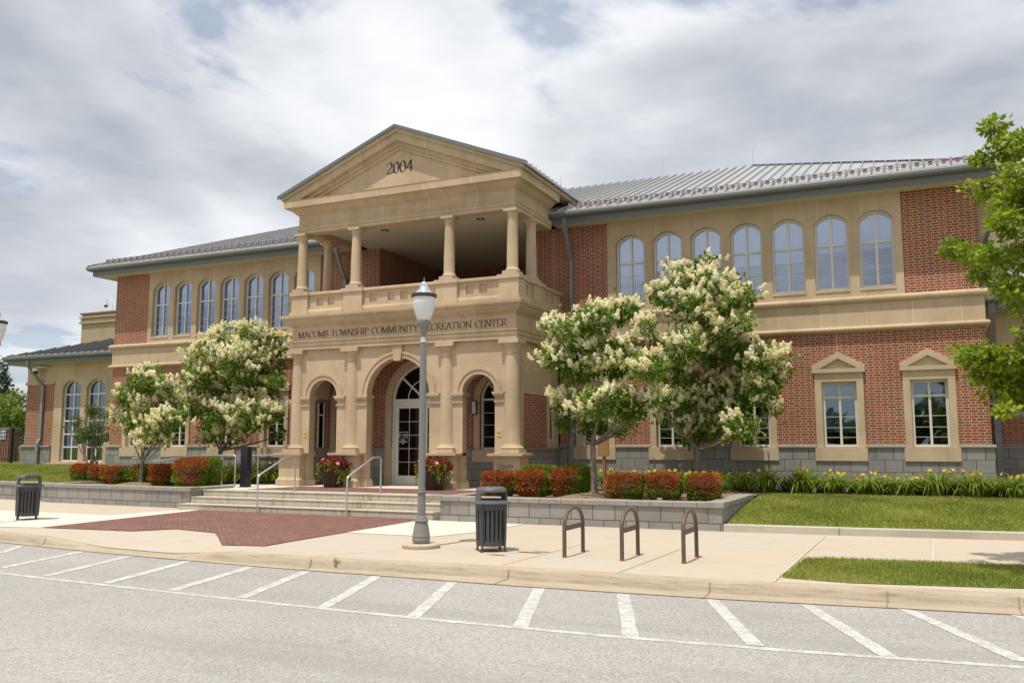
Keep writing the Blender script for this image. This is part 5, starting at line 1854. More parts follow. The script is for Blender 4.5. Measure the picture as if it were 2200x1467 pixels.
def litter_bin(loc, rz, label):
    t = thing('litter_bin', label, 'bin', loc, rz, 'slatted litter bins on the pavement')
    MB().lathe([(0.19, 0.09), (0.205, 0.10), (0.215, 0.68), (0.2, 0.69)], 32).build('liner', 'bin_liner', t, smooth=40)
    m = MB()
    m.lathe([(0.222, 0.085), (0.232, 0.085), (0.232, 0.165), (0.222, 0.165)], 40, cap=False)
    m.lathe([(0.236, 0.63), (0.246, 0.63), (0.248, 0.715), (0.238, 0.715)], 40, cap=False)
    for k_ in range(22):
        a = 2 * math.pi * k_ / 22
        ca, sa = math.cos(a), math.sin(a)
        vs = []
        for z, r in ((0.12, 0.228), (0.67, 0.242)):
            for dt, dr in ((-0.021, -0.004), (0.021, -0.004), (0.021, 0.004), (-0.021, 0.004)):
                vs.append(((r + dr) * ca - dt * sa, (r + dr) * sa + dt * ca, z))
        m.add(vs, [(0, 3, 2, 1), (4, 5, 6, 7), (0, 1, 5, 4), (1, 2, 6, 5), (2, 3, 7, 6), (3, 0, 4, 7)])
    m.build('slats', 'bin_paint', t)
    for k_ in range(4):
        a = math.pi / 4 + k_ * math.pi / 2
        ca, sa = math.cos(a), math.sin(a)
        m = MB().tube([(0.25 * ca, 0.25 * sa, 0.71), (0.247 * ca, 0.247 * sa, 0.10), (0.255 * ca, 0.255 * sa, 0.012)], 0.017, 8)
        m.lathe([(0.03, 0.0), (0.03, 0.014)], 12, (0.26 * ca, 0.26 * sa))
        m.build('leg', 'bin_paint', t, smooth=40)
    MB().lathe([(0.20, 0.700), (0.295, 0.718), (0.308, 0.728), (0.305, 0.742), (0.26, 0.752), (0.252, 0.762), (0.245, 0.765)], 40, cap=False).build('rim', 'bin_lid', t, smooth=40)
    # hooded lid with an opening front and back
    m = MB()
    prof = [(0.252, 0.76), (0.250, 0.785), (0.242, 0.905), (0.236, 0.935), (0.222, 0.958), (0.19, 0.972), (0.10, 0.980), (0.001, 0.982)]
    n_ = 48
    for rr_, inn in ((0.0, False), (0.014, True)):
        vs = [((r - rr_) * math.cos(2 * math.pi * k_ / n_), (r - rr_) * math.sin(2 * math.pi * k_ / n_), z - (rr_ if z > 0.9 else 0)) for r, z in prof for k_ in range(n_)]
        fs = []
        for i in range(len(prof) - 1):
            for k_ in range(n_):
                a = (k_ + 0.5) * 360 / n_
                if i in (1, ) and (abs(a - 90) < 50 or abs(a - 270) < 50):
                    continue
                l = (k_ + 1) % n_
                f = (i * n_ + k_, i * n_ + l, (i + 1) * n_ + l, (i + 1) * n_ + k_)
                fs.append(f[::-1] if inn else f)
        m.add(vs, fs)
    m.build('lid', 'bin_lid', t, smooth=40)
    return t


BN = litter_bin((-6.08, 12.52, 0), R(38), 'dark grey slatted litter bin between the street lamp and bike racks')
dup(BN, (-17.9, 13.5, 0), R(50), 'dark grey slatted litter bin on pale concrete far from the bike racks')


def rack():
    t = thing('bike_rack', 'brown hoop bicycle rack nearest to the litter bin', 'bike rack', (-4.75, 12.22, 0), 0, 'brown hoop bicycle racks')
    pts = [(0, 0, 0.0), (0, 0, 0.44)] + [(0, 0.39 - 0.39 * math.cos(R(a)), 0.44 + 0.25 * math.sin(R(a))) for a in range(12, 180, 12)] + [(0, 0.78, 0.44), (0, 0.78, 0.0)]
    MB().tube(pts, 0.03, 14).build('hoop', 'rack_paint', t, smooth=50)
    MB().box(-0.006, 0.006, 0.031, 0.749, 0.375, 0.445).build('crossbar', 'rack_paint', t)
    for y in (0, 0.78):
        MB().lathe([(0.033, 0.0), (0.034, 0.012), (0.032, 0.03)], 14, (0, y)).build('foot', 'rust', t)
    return t


RK = rack()
dup(RK, (-3.875, 12.2, 0), 0, 'middle of the three brown hoop bicycle racks')
dup(RK, (-3.015, 12.28, 0), 0, 'brown hoop bicycle rack farthest from the bin, nearest the lawn')


def step_rail(x, label):
    t = thing('handrail', label, 'handrail', (x, 17.12, 0), 0, 'steel handrails on the entrance steps')
    pts = [(0, 0, 0.0), (0, 0, 0.82), (0.0, 0.015, 0.875), (0, 0.05, 0.91), (0, 0.98, 1.30), (0, 1.04, 1.325), (0.0, 1.12, 1.335), (0, 1.32, 1.335), (0, 1.38, 1.32), (0, 1.40, 1.28), (0, 1.40, FLOOR)]
    MB().tube(pts, 0.021, 12).build('rail', 'steel', t, smooth=50)
    MB().lathe([(0.045, 0.0), (0.045, 0.008)], 14).build('base_plate', 'steel', t)
    MB().lathe([(0.045, FLOOR), (0.045, FLOOR + 0.008)], 14, (0, 1.40)).build('base_plate', 'steel', t)
    return t


step_rail(-12.0, 'slanted steel handrail standing alone in the middle of the steps')
step_rail(-14.6, 'slanted steel handrail on the steps nearer the black post')


def ramp_rail(y, x0, x1, posts, label):
    t = thing('ramp_rail', label, 'handrail', (x0, y, 0.4), 0, 'steel rails along the ramp')
    o_ = (x0, y, 0.4)
    zt = lambda x: 1.36 + max(x - x0, -3.6) * 0.024 + min(0, x - x0 + 3.6) * 0.10
    zg = lambda x: FLOOR + min(0, (x + 18.7)) * 0.034
    pts = [(x0, y, FLOOR), (x0, y, 1.28), (x0 - 0.02, y, 1.33), (x0 - 0.07, y, 1.355)] + [(x, y, zt(x)) for x in np.linspace(x0 - 0.5, x1, 8)]
    MB().tube(pts, 0.021, 10).build('rail', 'steel', t, o_, smooth=50)
    MB().tube([(x0, y, 0.95)] + [(x, y, zt(x) - 0.42) for x in np.linspace(x0 - 0.4, x1, 5)], 0.014, 8).build('lower_rail', 'steel', t, o_, smooth=50) if False else None
    for px_ in posts:
        MB().tube([(px_, y, zg(px_)), (px_, y, zt(px_))], 0.019, 10).build('post', 'steel', t, o_, smooth=50)


ramp_rail(20.85, -16.95, -22.0, [-17.8, -19.15, -21.5], 'long steel ramp rail farther from the steps, nearer the brick wall')
ramp_rail(19.5, -17.45, -21.4, [-17.95, -20.3], 'long steel ramp rail on the near side, ending at the black post')
t = thing('door_opener_post', 'square black metal post standing at the top of the steps', 'post', (-17.2, 19.65, FLOOR))
MB().box(-0.12, 0.12, -0.10, 0.10, 0, 1.10).build('body', 'post_black', t, bevel=0.012)
MB().box(-0.125, 0.125, -0.105, 0.105, 1.101, 1.125).build('top', 'post_black', t, bevel=0.006)
MB().lathe([(0.05, -0.001), (0.05, 0.004)], 16).build('button', 'steel', t) if False else None
MB().box(-0.15, 0.15, -0.13, 0.13, 0.0, 0.015).build('base_plate', 'post_black', t)


def flower_pot(loc, label):
    t = thing('flower_pot', label, 'flower pot', loc, RNG.uniform(0, 6), 'large brown flower pots at the doors')
    t.scale = (1.08, 1.08, 1.08)
    MB().lathe([(0.23, 0.0), (0.245, 0.02), (0.305, 0.44), (0.325, 0.45), (0.328, 0.50), (0.30, 0.505), (0.29, 0.46), (0.02, 0.45)], 36).build('pot', 'pot', t, smooth=40)
    n_ = 900
    P, d, _ = lobe_points([(0, 0, 0.55, 0.40, 0.40, 0.17), (0.22, 0.1, 0.53, 0.26, 0.26, 0.14), (-0.22, -0.1, 0.53, 0.26, 0.26, 0.15)], n_, 0.5)
    keep_ = P[:, 2] > 0.42
    P, d = P[keep_], d[keep_]
    V, F, v = leaves(P, unit(d + np.array([0, 0, 0.1]) + RNG.normal(0, 0.5, P.shape)), RNG.uniform(0.05, 0.09, len(P)), 0.32, RNG.uniform(0.1, 0.8, len(P)))
    # trailing lime vines
    vv, ff, va = [V], [F], [v]
    k0 = len(V)
    for a in RNG.uniform(0, 2 * np.pi, 11):
        ln = RNG.uniform(0.25, 0.48)
        m_ = int(ln * 110)
        s_ = np.linspace(0, 1, m_)
        r_ = 0.33 + 0.07 * np.sin(s_ * 3)
        C = np.stack([r_ * np.cos(a + 0.1 * s_), r_ * np.sin(a + 0.1 * s_), 0.50 - s_ * ln], 1) + RNG.normal(0, 0.022, (m_, 3))
        V2, F2, v2 = leaves(C, unit(RNG.normal(0, 1, C.shape) + np.array([0, 0, -0.6])), 0.05, 0.4, RNG.uniform(0.7, 1, m_))
        vv.append(V2); ff.append(F2 + k0); va.append(v2)
        k0 += len(V2)
    soup('foliage', np.concatenate(vv), np.concatenate(ff), np.concatenate(va), 'lily_leaf', t)
    for nm, mt, cnt in (('red_flowers', 'petunia', 170), ('pink_flowers', 'petunia_pink', 9)):
        P, d, _ = lobe_points([(0, 0, 0.56, 0.44, 0.44, 0.21)], cnt * 2, 0.92)
        k_ = P[:, 2] > 0.47
        P, d = P[k_][:cnt], d[k_][:cnt]
        vs, fs, vl = [], [], []
        for p, q in zip(P, unit(d + np.array([0, 0, 0.35]))):
            a = unit(np.cross(q, RNG.normal(size=3)))
            b = np.cross(q, a)
            r = RNG.uniform(0.035, 0.055)
            c0 = len(vs)
            vs.append(p)
            for i in range(10):
                rr = r * (1 if i % 2 == 0 else 0.8)
                vs.append(p + (a * math.cos(i * 0.6283) + b * math.sin(i * 0.6283)) * rr + q * 0.018)
            fs += [(c0, c0 + 1 + i, c0 + 1 + (i + 1) % 10) for i in range(10)]
            vl += [RNG.uniform(0, 0.3)] + [RNG.uniform(0.3, 1)] * 10
        soup(nm, np.array(vs), np.array(fs), np.array(vl), mt, t)
    return t


flower_pot((-14.92, 20.62, FLOOR), 'large brown pot of red flowers in full view below an arch')
flower_pot((-11.60, 20.35, FLOOR), 'large brown pot of red flowers half hidden by the lamp pole')

# brown information sign in the bed
t = thing('garden_sign', 'small brown sign with a round emblem on a wooden post behind the tree', 'sign', (-6.92, 20.5, 0.48), R(-14))
MB().box(-0.035, 0.035, -0.03, 0.03, 0, 0.90).build('post', 'wood_post', t)
MB().prism_y([(-0.16, 0.88), (0.16, 0.88), (0.16, 1.32), (0.10, 1.38), (-0.10, 1.38), (-0.16, 1.32)], -0.055, -0.031).build('board', 'sign_brown', t)
m = MB().ring_y([(0.075 * math.cos(i * math.pi / 12), 1.22 + 0.075 * math.sin(i * math.pi / 12)) for i in range(25)], [(0.058 * math.cos(i * math.pi / 12), 1.22 + 0.058 * math.sin(i * math.pi / 12)) for i in range(25)], -0.058, -0.056)
m.box(-0.045, 0.045, -0.058, -0.056, 1.19, 1.205).box(-0.012, 0.012, -0.0581, -0.056, 1.205, 1.25)
for z in (1.09, 1.055, 0.985, 0.95):
    m.box(-0.12, 0.12, -0.058, -0.056, z, z + 0.018)
m.build('emblem', 'sign_text', t)
t = thing('garden_light', 'tiny square silver garden light on the mulch before the shrubs', 'garden light', (-4.82, 17.75, zbr(-4.82, 17.75)))
MB().box(-0.05, 0.05, -0.045, 0.045, 0.03, 0.10).build('lamp_housing', 'steel', t, bevel=0.006)
MB().box(-0.13, -0.06, -0.05, 0.03, 0.03, 0.12).build('side_box', 'post_black', t, bevel=0.006)
MB().box(-0.012, 0.012, -0.012, 0.012, -0.05, 0.03).build('stake', 'steel', t)

# wall lanterns beside the doors
lan = None
for x, lab in ((XC - 1.98, 'black framed wall lantern in full view in the big arch'), (XC + 1.72, 'black framed wall lantern half hidden behind the smaller arch jamb')):
    if lan is None:
        lan = thing('wall_lantern', lab, 'wall lantern', (x, DY - 0.001, 2.48), 0, 'lanterns on the porch wall')
        MB().box(-0.095, 0.095, -0.02, 0, 0, 0.42).build('back_plate', 'lantern_metal', lan)
        m = MB()
        for dx_ in (-0.08, 0.064):
            m.box(dx_, dx_ + 0.016, -0.12, -0.021, 0.02, 0.40)
        m.box(-0.064, 0.064, -0.12, -0.021, 0.385, 0.40).box(-0.064, 0.064, -0.12, -0.021, 0.02, 0.035)
        m.build('frame', 'lantern_metal', lan)
        MB().box(-0.064, 0.064, -0.105, -0.03, 0.036, 0.384).build('diffuser', 'lantern_glass', lan)
    else:
        dup(lan, (x, DY - 0.001, 2.48), 0, lab)
# brass plaques on the arcade
pl = None
for x, lab in ((XC - 3.14, 'small square brass plaque by the column nearer the ramp rails'), (XC + 3.14, 'small square brass plaque by the column above the house number')):
    if pl is None:
        pl = thing('wall_plaque', lab, 'plaque', (x, PF - 0.001, 1.86), 0, 'brass plaques on the arcade')
        MB().box(-0.07, 0.07, -0.012, 0, 0, 0.18).build('plate', 'brass', pl)
        m = MB().ring_y([(0.045 * math.cos(i * math.pi / 12), 0.09 + 0.045 * math.sin(i * math.pi / 12)) for i in range(25)], [(0.033 * math.cos(i * math.pi / 12), 0.09 + 0.033 * math.sin(i * math.pi / 12)) for i in range(25)], -0.016, -0.0121)
        m.prism_y([(-0.03, 0.113), (-0.022, 0.12), (0.03, 0.067), (0.022, 0.06)][::-1], -0.0155, -0.0122)
        m.box(-0.025, 0.02, -0.0152, -0.0123, 0.083, 0.095)
        m.build('emblem', 'brass_dark', pl)
    else:
        dup(pl, (x, PF - 0.001, 1.86), 0, lab)


def dome_camera(loc, label, arm):
    t = thing('security_camera', label, 'security camera', loc)
    MB().lathe([(0.05, 0.12), (0.14, 0.10), (0.15, 0.04), (0.15, -0.03), (0.13, -0.04)][::-1], 24).build('housing', 'camera_white', t, smooth=40)
    MB().lathe([(0.02, -0.17), (0.07, -0.15), (0.11, -0.10), (0.125, -0.041)], 24).build('dome', 'black_dome', t, smooth=60)
    MB().tube(arm, 0.03, 10).build('arm', 'camera_white', t, smooth=40)


dome_camera((-37.0, YA - 0.42, 5.08), 'white dome security camera on an arm under the annex eave', [(0, 0, 0.10), (0.1, 0.0, 0.16), (0.4, 0.1, 0.14), (0.48, 0.40, 0.13)])
dome_camera((-47.6, 40.6, 10.72), 'white dome security camera on a curved arm atop the tan rear building', [(0, 0, 0.10), (0.05, 0, 0.28), (0.25, 0, 0.34), (0.5, 0, 0.25), (0.6, 0, 0.0), (0.6, 0, -0.5)])

# fence, gate and brick pillar at the far left
fy = 29.5
t = thing('iron_fence', 'black iron picket fence running away from the annex wall', 'fence', (-45, fy, 0.75))
fo = (-45, fy, 0.75)
m = MB()
for x in np.arange(-49.5, -39.0, 0.115):
    m.box(x - 0.011, x + 0.011, fy - 0.011, fy + 0.011, 0.78, 2.33)
m.build('pickets', 'fence', t, fo)
for z in (0.95, 2.05, 2.25):
    MB().box(-49.6, -38.6, fy - 0.022, fy + 0.022, z, z + 0.04).build('rail', 'fence', t, fo)
for x in (-40.55, -43.2, -46.0):
    m = MB().box(x - 0.06, x + 0.06, fy - 0.06, fy + 0.06, 0.7, 2.45)
    m.lathe([(0.09, 2.451), (0.09, 2.49), (0.04, 2.53), (0.06, 2.58), (0.02, 2.64)], 12, (x, fy))
    m.build('fence_post', 'fence', t, fo)
MB().tube([(-42.35 + 0.9 * math.cos(R(a)), fy - 0.03, 2.05 + 0.6 * math.sin(R(a))) for a in range(0, 181, 12)], 0.03, 8).build('gate_arch', 'fence', t, fo)
t = thing('brick_pillar', 'red brick pillar with a white sign behind the black fence', 'pillar', (-43.0, 31.0, 0.7))
MB().box(-0.55, 0.55, -0.3, 0.3, 0, 1.75).build('shaft', 'brick', t)
MB().box(-0.6, 0.6, -0.35, 0.35, 1.751, 1.86).build('cap', 'ledge_stone', t)
MB().box(-0.05, 0.33, -0.33, -0.301, 1.25, 1.72).build('sign_panel', 'white_panel', t)

# ------------------------------------------------------------------ shrubs, lilies, trees
def box_shrub(loc, sx, sy, sz, brown, label, seed, group, greyish=False):
    """clipped shrub: rounded block of small leaves, part of it died back to russet"""
    global RNG
    keepr, RNG = RNG, np.random.default_rng(seed)
    t = thing('box_shrub', label, 'shrub', loc, 0, group)
    sx, sy, sz = sx * 0.86, sy * 0.88, sz * 1.06
    n = 10500
    d = unit(RNG.normal(size=(n, 3)))
    e = 0.74
    p = np.sign(d) * np.abs(d) ** e
    p = p / np.max(np.abs(p), axis=1, keepdims=True) * np.max(np.abs(d) ** 0.30, axis=1, keepdims=True)
    r = 0.70 + 0.30 * RNG.random(n) ** 0.5
    bump = 1 + 0.05 * np.sin(7 * d[:, 0] + seed) * np.cos(6 * d[:, 1]) + 0.04 * np.sin(9 * d[:, 2] + 2 * seed) + 0.035 * RNG.normal(size=n)
    P = p * (r * bump)[:, None] * np.array([sx / 2, sy / 2, sz / 2])
    P[:, 2] += sz / 2 - 0.01
    P[:, 2] = np.maximum(P[:, 2], 0.02)
    low = P[:, 2] < 0.16
    P[low, :2] *= 0.86
    ax = unit(d + RNG.normal(0, 0.55, (n, 3)) + np.array([0, 0, 0.25]))
    fld = np.sin(4.2 * P[:, 0] / sx + seed) + np.cos(5 * P[:, 2] / sz + 1.7 * seed) * 0.6 + 0.8 * np.sin(3 * P[:, 1] / sy + seed * 2)
    score = fld * 0.32 + (P[:, 2] / sz - 0.45) * 1.5 - P[:, 1] / sy * 0.9 - (np.abs(P[:, 0] / sx) * 2) ** 3 * 0.55 + RNG.normal(0, 0.25, n)
    isb = score > np.quantile(score, 1 - brown)
    for nm, msk, mt in (('dead_foliage', isb, 'box_grey' if greyish else 'box_brown'), ('green_foliage', ~isb, 'box_green')):
        if msk.sum() < 10:
            continue
        V, F, v = leaves(P[msk], ax[msk], RNG.uniform(0.024, 0.042, msk.sum()), 0.4, np.clip(RNG.normal(0.5, 0.26, msk.sum()), 0, 1), up=0.6)
        soup(nm, V, F, v, mt, t)
    m = MB().lathe([(sx * 0.16, 0.0), (sx * 0.24, 0.12), (sx * 0.28, sz * 0.5), (sx * 0.22, sz * 0.7), (sx * 0.08, sz * 0.8)], 14)
    m.v = [(x, y * sy / sx, z) for x, y, z in m.v]
    m.build('twigs', 'twig', t)
    RNG = keepr
    return t


GB = 'clipped shrubs in the right planter'
box_shrub((-8.56, 17.98, 0.47), 0.74, 0.74, 0.55, 0.60, 'russet clipped shrub with bare gaps seen just behind the bin by the lamp', 1, GB)
box_shrub((-7.86, 18.28, 0.47), 0.75, 0.75, 0.57, 0.52, 'russet clipped shrub in the middle of the three between bin and tree', 2, GB)
box_shrub((-7.12, 18.60, 0.48), 0.78, 0.80, 0.60, 0.50, 'bright russet round clipped shrub next to the trunk, on its bin side', 3, GB)
box_shrub((-5.62, 18.05, 0.47), 0.82, 0.76, 0.54, 0.40, 'russet clipped shrub with green foot next to the trunk, on its lawn side', 4, GB)
box_shrub((-4.85, 18.22, 0.47), 0.78, 0.76, 0.56, 0.28, 'half green clipped shrub behind the tiny garden light', 5, GB)
box_shrub((-4.10, 18.52, 0.47), 0.82, 0.80, 0.53, 0.38, 'dull russet clipped shrub at the lawn end of the planter', 6, GB)
for i, (x, y, lab) in enumerate(((-8.15, 19.35, 'green clipped shrub behind the gap between the two leftmost russet shrubs'), (-7.35, 19.55, 'green clipped shrub behind the bright russet shrub at the tree'), (-9.0, 19.3, 'green clipped shrub below the house number pier'), (-5.15, 19.4, 'green clipped shrub behind the half green one'))):
    box_shrub((x, y, 0.47), 0.85, 0.8, 0.66 if i < 2 else 0.52, 0.03, lab, 20 + i, GB)
GL_ = 'clipped shrubs in the left planter'
box_shrub((-24.1, 20.1, 0.50), 0.82, 0.8, 0.52, 0.36, 'russet and green clipped shrub at the end of its row by the side lawn', 31, GL_)
box_shrub((-23.15, 19.9, 0.48), 0.66, 0.7, 0.50, 0.35, 'small half green clipped shrub second from the side lawn', 32, GL_)
box_shrub((-22.2, 19.65, 0.47), 0.95, 0.8, 0.52, 0.34, 'wide orange and green clipped shrub beside the forked small trunk', 33, GL_)
box_shrub((-21.3, 19.9, 0.47), 0.8, 0.8, 0.55, 0.06, 'dark green clipped shrub touching the small tree trunk', 34, GL_)
box_shrub((-20.2, 19.9, 0.47), 0.75, 0.7, 0.55, 0.9, 'withered grey bare shrub between small tree and green shrub', 35, GL_, True)
box_shrub((-19.65, 19.05, 0.47), 0.78, 0.76, 0.60, 0.38, 'orange and green clipped shrub second from the steps', 36, GL_)
box_shrub((-18.3, 18.75, 0.47), 1.0, 0.95, 0.78, 0.40, 'biggest clipped shrub, russet in front, beside the steps', 37, GL_)
box_shrub((-18.12, 19.2, 0.47), 0.8, 0.5, 0.78, 0.0, 'bright green clipped shrub behind the biggest russet one', 38, GL_)


def lily(seed):
    """daylily clump: arching strap leaves and yellow trumpets"""
    r = np.random.default_rng(seed)
    t = thing('daylily', 'arching green daylily clump with yellow flowers', 'daylily', (0, 0, 0))
    vs, fs, vl = [], [], []
    for _ in range(170):
        a = r.uniform(0, 2 * np.pi)
        L = r.uniform(0.65, 1.08)
        up = r.uniform(0.95, 1.5)
        base = np.array([r.normal(0, 0.10), r.normal(0, 0.08), 0])
        dirh = np.array([math.cos(a), math.sin(a), 0])
        side = np.array([-math.sin(a), math.cos(a), 0])
        val = r.uniform(0.1, 1)
        c0 = len(vs)
        p = base.copy()
        ang = up
        ns_ = 6
        for k_ in range(ns_ + 1):
            wv = 0.014 * (1 - (k_ / ns_) ** 2) + 0.0015
            vs += [p - side * wv, p + side * wv]
            vl += [val * (0.7 + 0.3 * k_ / ns_)] * 2
            p = p + (dirh * math.cos(ang) + np.array([0, 0, 1]) * math.sin(ang)) * L / ns_
            ang -= r.uniform(0.22, 0.46)
        fs += [(c0 + 2 * k_, c0 + 2 * k_ + 1, c0 + 2 * k_ + 3, c0 + 2 * k_ + 2) for k_ in range(ns_)]
    soup('leaves', np.array(vs), np.array(fs), np.array(vl), 'lily_leaf', t)
    vs, fs, vl = [], [], []
    st = MB()
    for _ in range(r.integers(6, 13)):
        top = np.array([r.normal(0, 0.2), r.normal(-0.05, 0.18), r.uniform(0.40, 0.54)])
        st.tube([(top[0] * 0.3, top[1] * 0.3, 0.05), tuple(top * np.array([0.7, 0.7, 0.7])), tuple(top)], 0.005, 5)
        q = unit(np.array([r.normal(0, 0.6), -0.6 + r.normal(0, 0.4), 0.7]))
        a = unit(np.cross(q, r.normal(size=3)))
        b = np.cross(q, a)
        for k_ in range(6):
            an = k_ * math.pi / 3
            ra = a * math.cos(an) + b * math.sin(an)
            sd = -a * math.sin(an) + b * math.cos(an)
            c0 = len(vs)
            vs += [top, top + ra * 0.024 + q * 0.036 + sd * 0.014, top + ra * 0.058 + q * 0.04, top + ra * 0.024 + q * 0.036 - sd * 0.014]
            vl += [0.1, 0.7, 0.9, 0.6]
            fs.append((c0, c0 + 1, c0 + 2, c0 + 3))
    soup('flowers', np.array(vs), np.array(fs), np.array(vl), 'lily_bloom', t)
    st.build('stems', 'lily_leaf', t)
    return t


protos = [lily(100 + i) for i in range(5)]
LG = 'yellow daylilies along the brick wall'
spots = [(at(px, 1060, 22.75)[0], 22.75 + dy, 1.0) for px, dy in ((1545, 0.15), (1595, 0.2), (1646, 0), (1685, 0.6), (1724, 0.05), (1760, 0.6), (1796, 0.0), (1832, 0.6), (1869, 0.05), (1905, 0.6), (1945, 0.0), (1980, 0.6), (2013, 0.1), (2052, 0.3), (2095, 0), (2135, 0.6), (2176, 0.05), (2218, 0.3))]
spots += [(at(px, 1040, 21.6)[0], 21.6 + dy, 0.95) for px, dy in ((1262, 0.1), (1300, 0.5), (1345, 0.2), (1395, 0), (1440, 0.35), (1485, 0.05), (1525, 0.3))]
spots += [(-19.35, 21.55, 1.15), (-18.75, 21.6, 1.1), (-18.1, 21.7, 1.1), (-19.95, 21.7, 1.1), (-17.55, 21.9, 1.0)]
LILY_LABELS = ['daylily clump touching the end of the block planter wall', 'back row daylily clump next to the planter wall end', 'front daylily clump under the window beside the tallest lilac', 'back row daylily clump just past the window beside the tallest lilac',
               'front daylily clump midway between the tree shaded window and the next', 'back row daylily clump just before the pedimented window with pale blind', 'front daylily clump under the pedimented window with pale blind', 'back row daylily clump under the far jamb of the pale blind window',
               'front daylily clump just past the window with pale blind', 'back row daylily clump midway between the two unshaded pedimented windows', 'front daylily clump just before the window nearest the building corner', 'back row daylily clump under the near jamb of the corner window',
               'front daylily clump under the middle of the corner window', 'back row daylily clump between the corner window and building corner', 'front daylily clump short of the building corner', 'back row daylily clump exactly at the building corner', 'front daylily clump just past the building corner', 'daylily clump farthest past the building corner',
               'daylily clump half hidden by the slim trunk of the planter lilac', 'daylily clump at the foot of the brown garden sign', 'daylily clump behind the first russet shrub past the planter lilac', 'daylily clump behind the gap after the first shrub past the lilac',
               'daylily clump behind the half green shrub', 'daylily clump behind the gap before the dull end shrub', 'daylily clump behind the dull russet end shrub',
               'daylily clump seen just before the black metal post', 'daylily clump mostly hidden behind the black metal post', 'daylily clump seen just past the black metal post', 'daylily clump peeking out beside the biggest shrub', 'daylily clump nearest the end pier of the portico']
for i, (x, y, s) in enumerate(spots):
    z = 0.46 if i < 18 else (0.475 if i < 25 else 0.485)
    place = 'in the bed behind the lawn' if i < 18 else ('behind the planter shrubs' if i < 25 else 'behind the ramp rails')
    lab = LILY_LABELS[i]
    sc = s * random.uniform(0.92, 1.12)
    if i < 5:
        o = protos[i]
        o.location = (x, y, z)
        o.rotation_euler = (0, 0, random.uniform(-0.6, 0.6))
        o['label'] = lab
    else:
        o = dup(protos[i % 5], (x, y, z), random.uniform(-0.8, 0.8), lab)
    if 0 < i < 18 and i % 2 == 1 and i < 16 and i != 1:
        sc *= 0.72
    o.scale = (sc, sc, sc * random.uniform(0.9, 1.05))
    o['group'] = 'daylilies ' + place


def limb(mb, p0, p1, r0, r1, sag=0.1, n=6, jit=0.04):
    p0, p1 = np.array(p0, float), np.array(p1, float)
    mid = (p0 + p1) / 2 + np.array([0, 0, -sag]) * np.linalg.norm(p1 - p0) + RNG.normal(0, jit, 3) * np.linalg.norm(p1 - p0)
    pts = []
    for i in range(n + 1):
        f = i / n
        pts.append((1 - f) ** 2 * p0 + 2 * f * (1 - f) * mid + f * f * p1)
    mb.tube(pts, [r0 + (r1 - r0) * i / n for i in range(n + 1)], 7)
    return pts


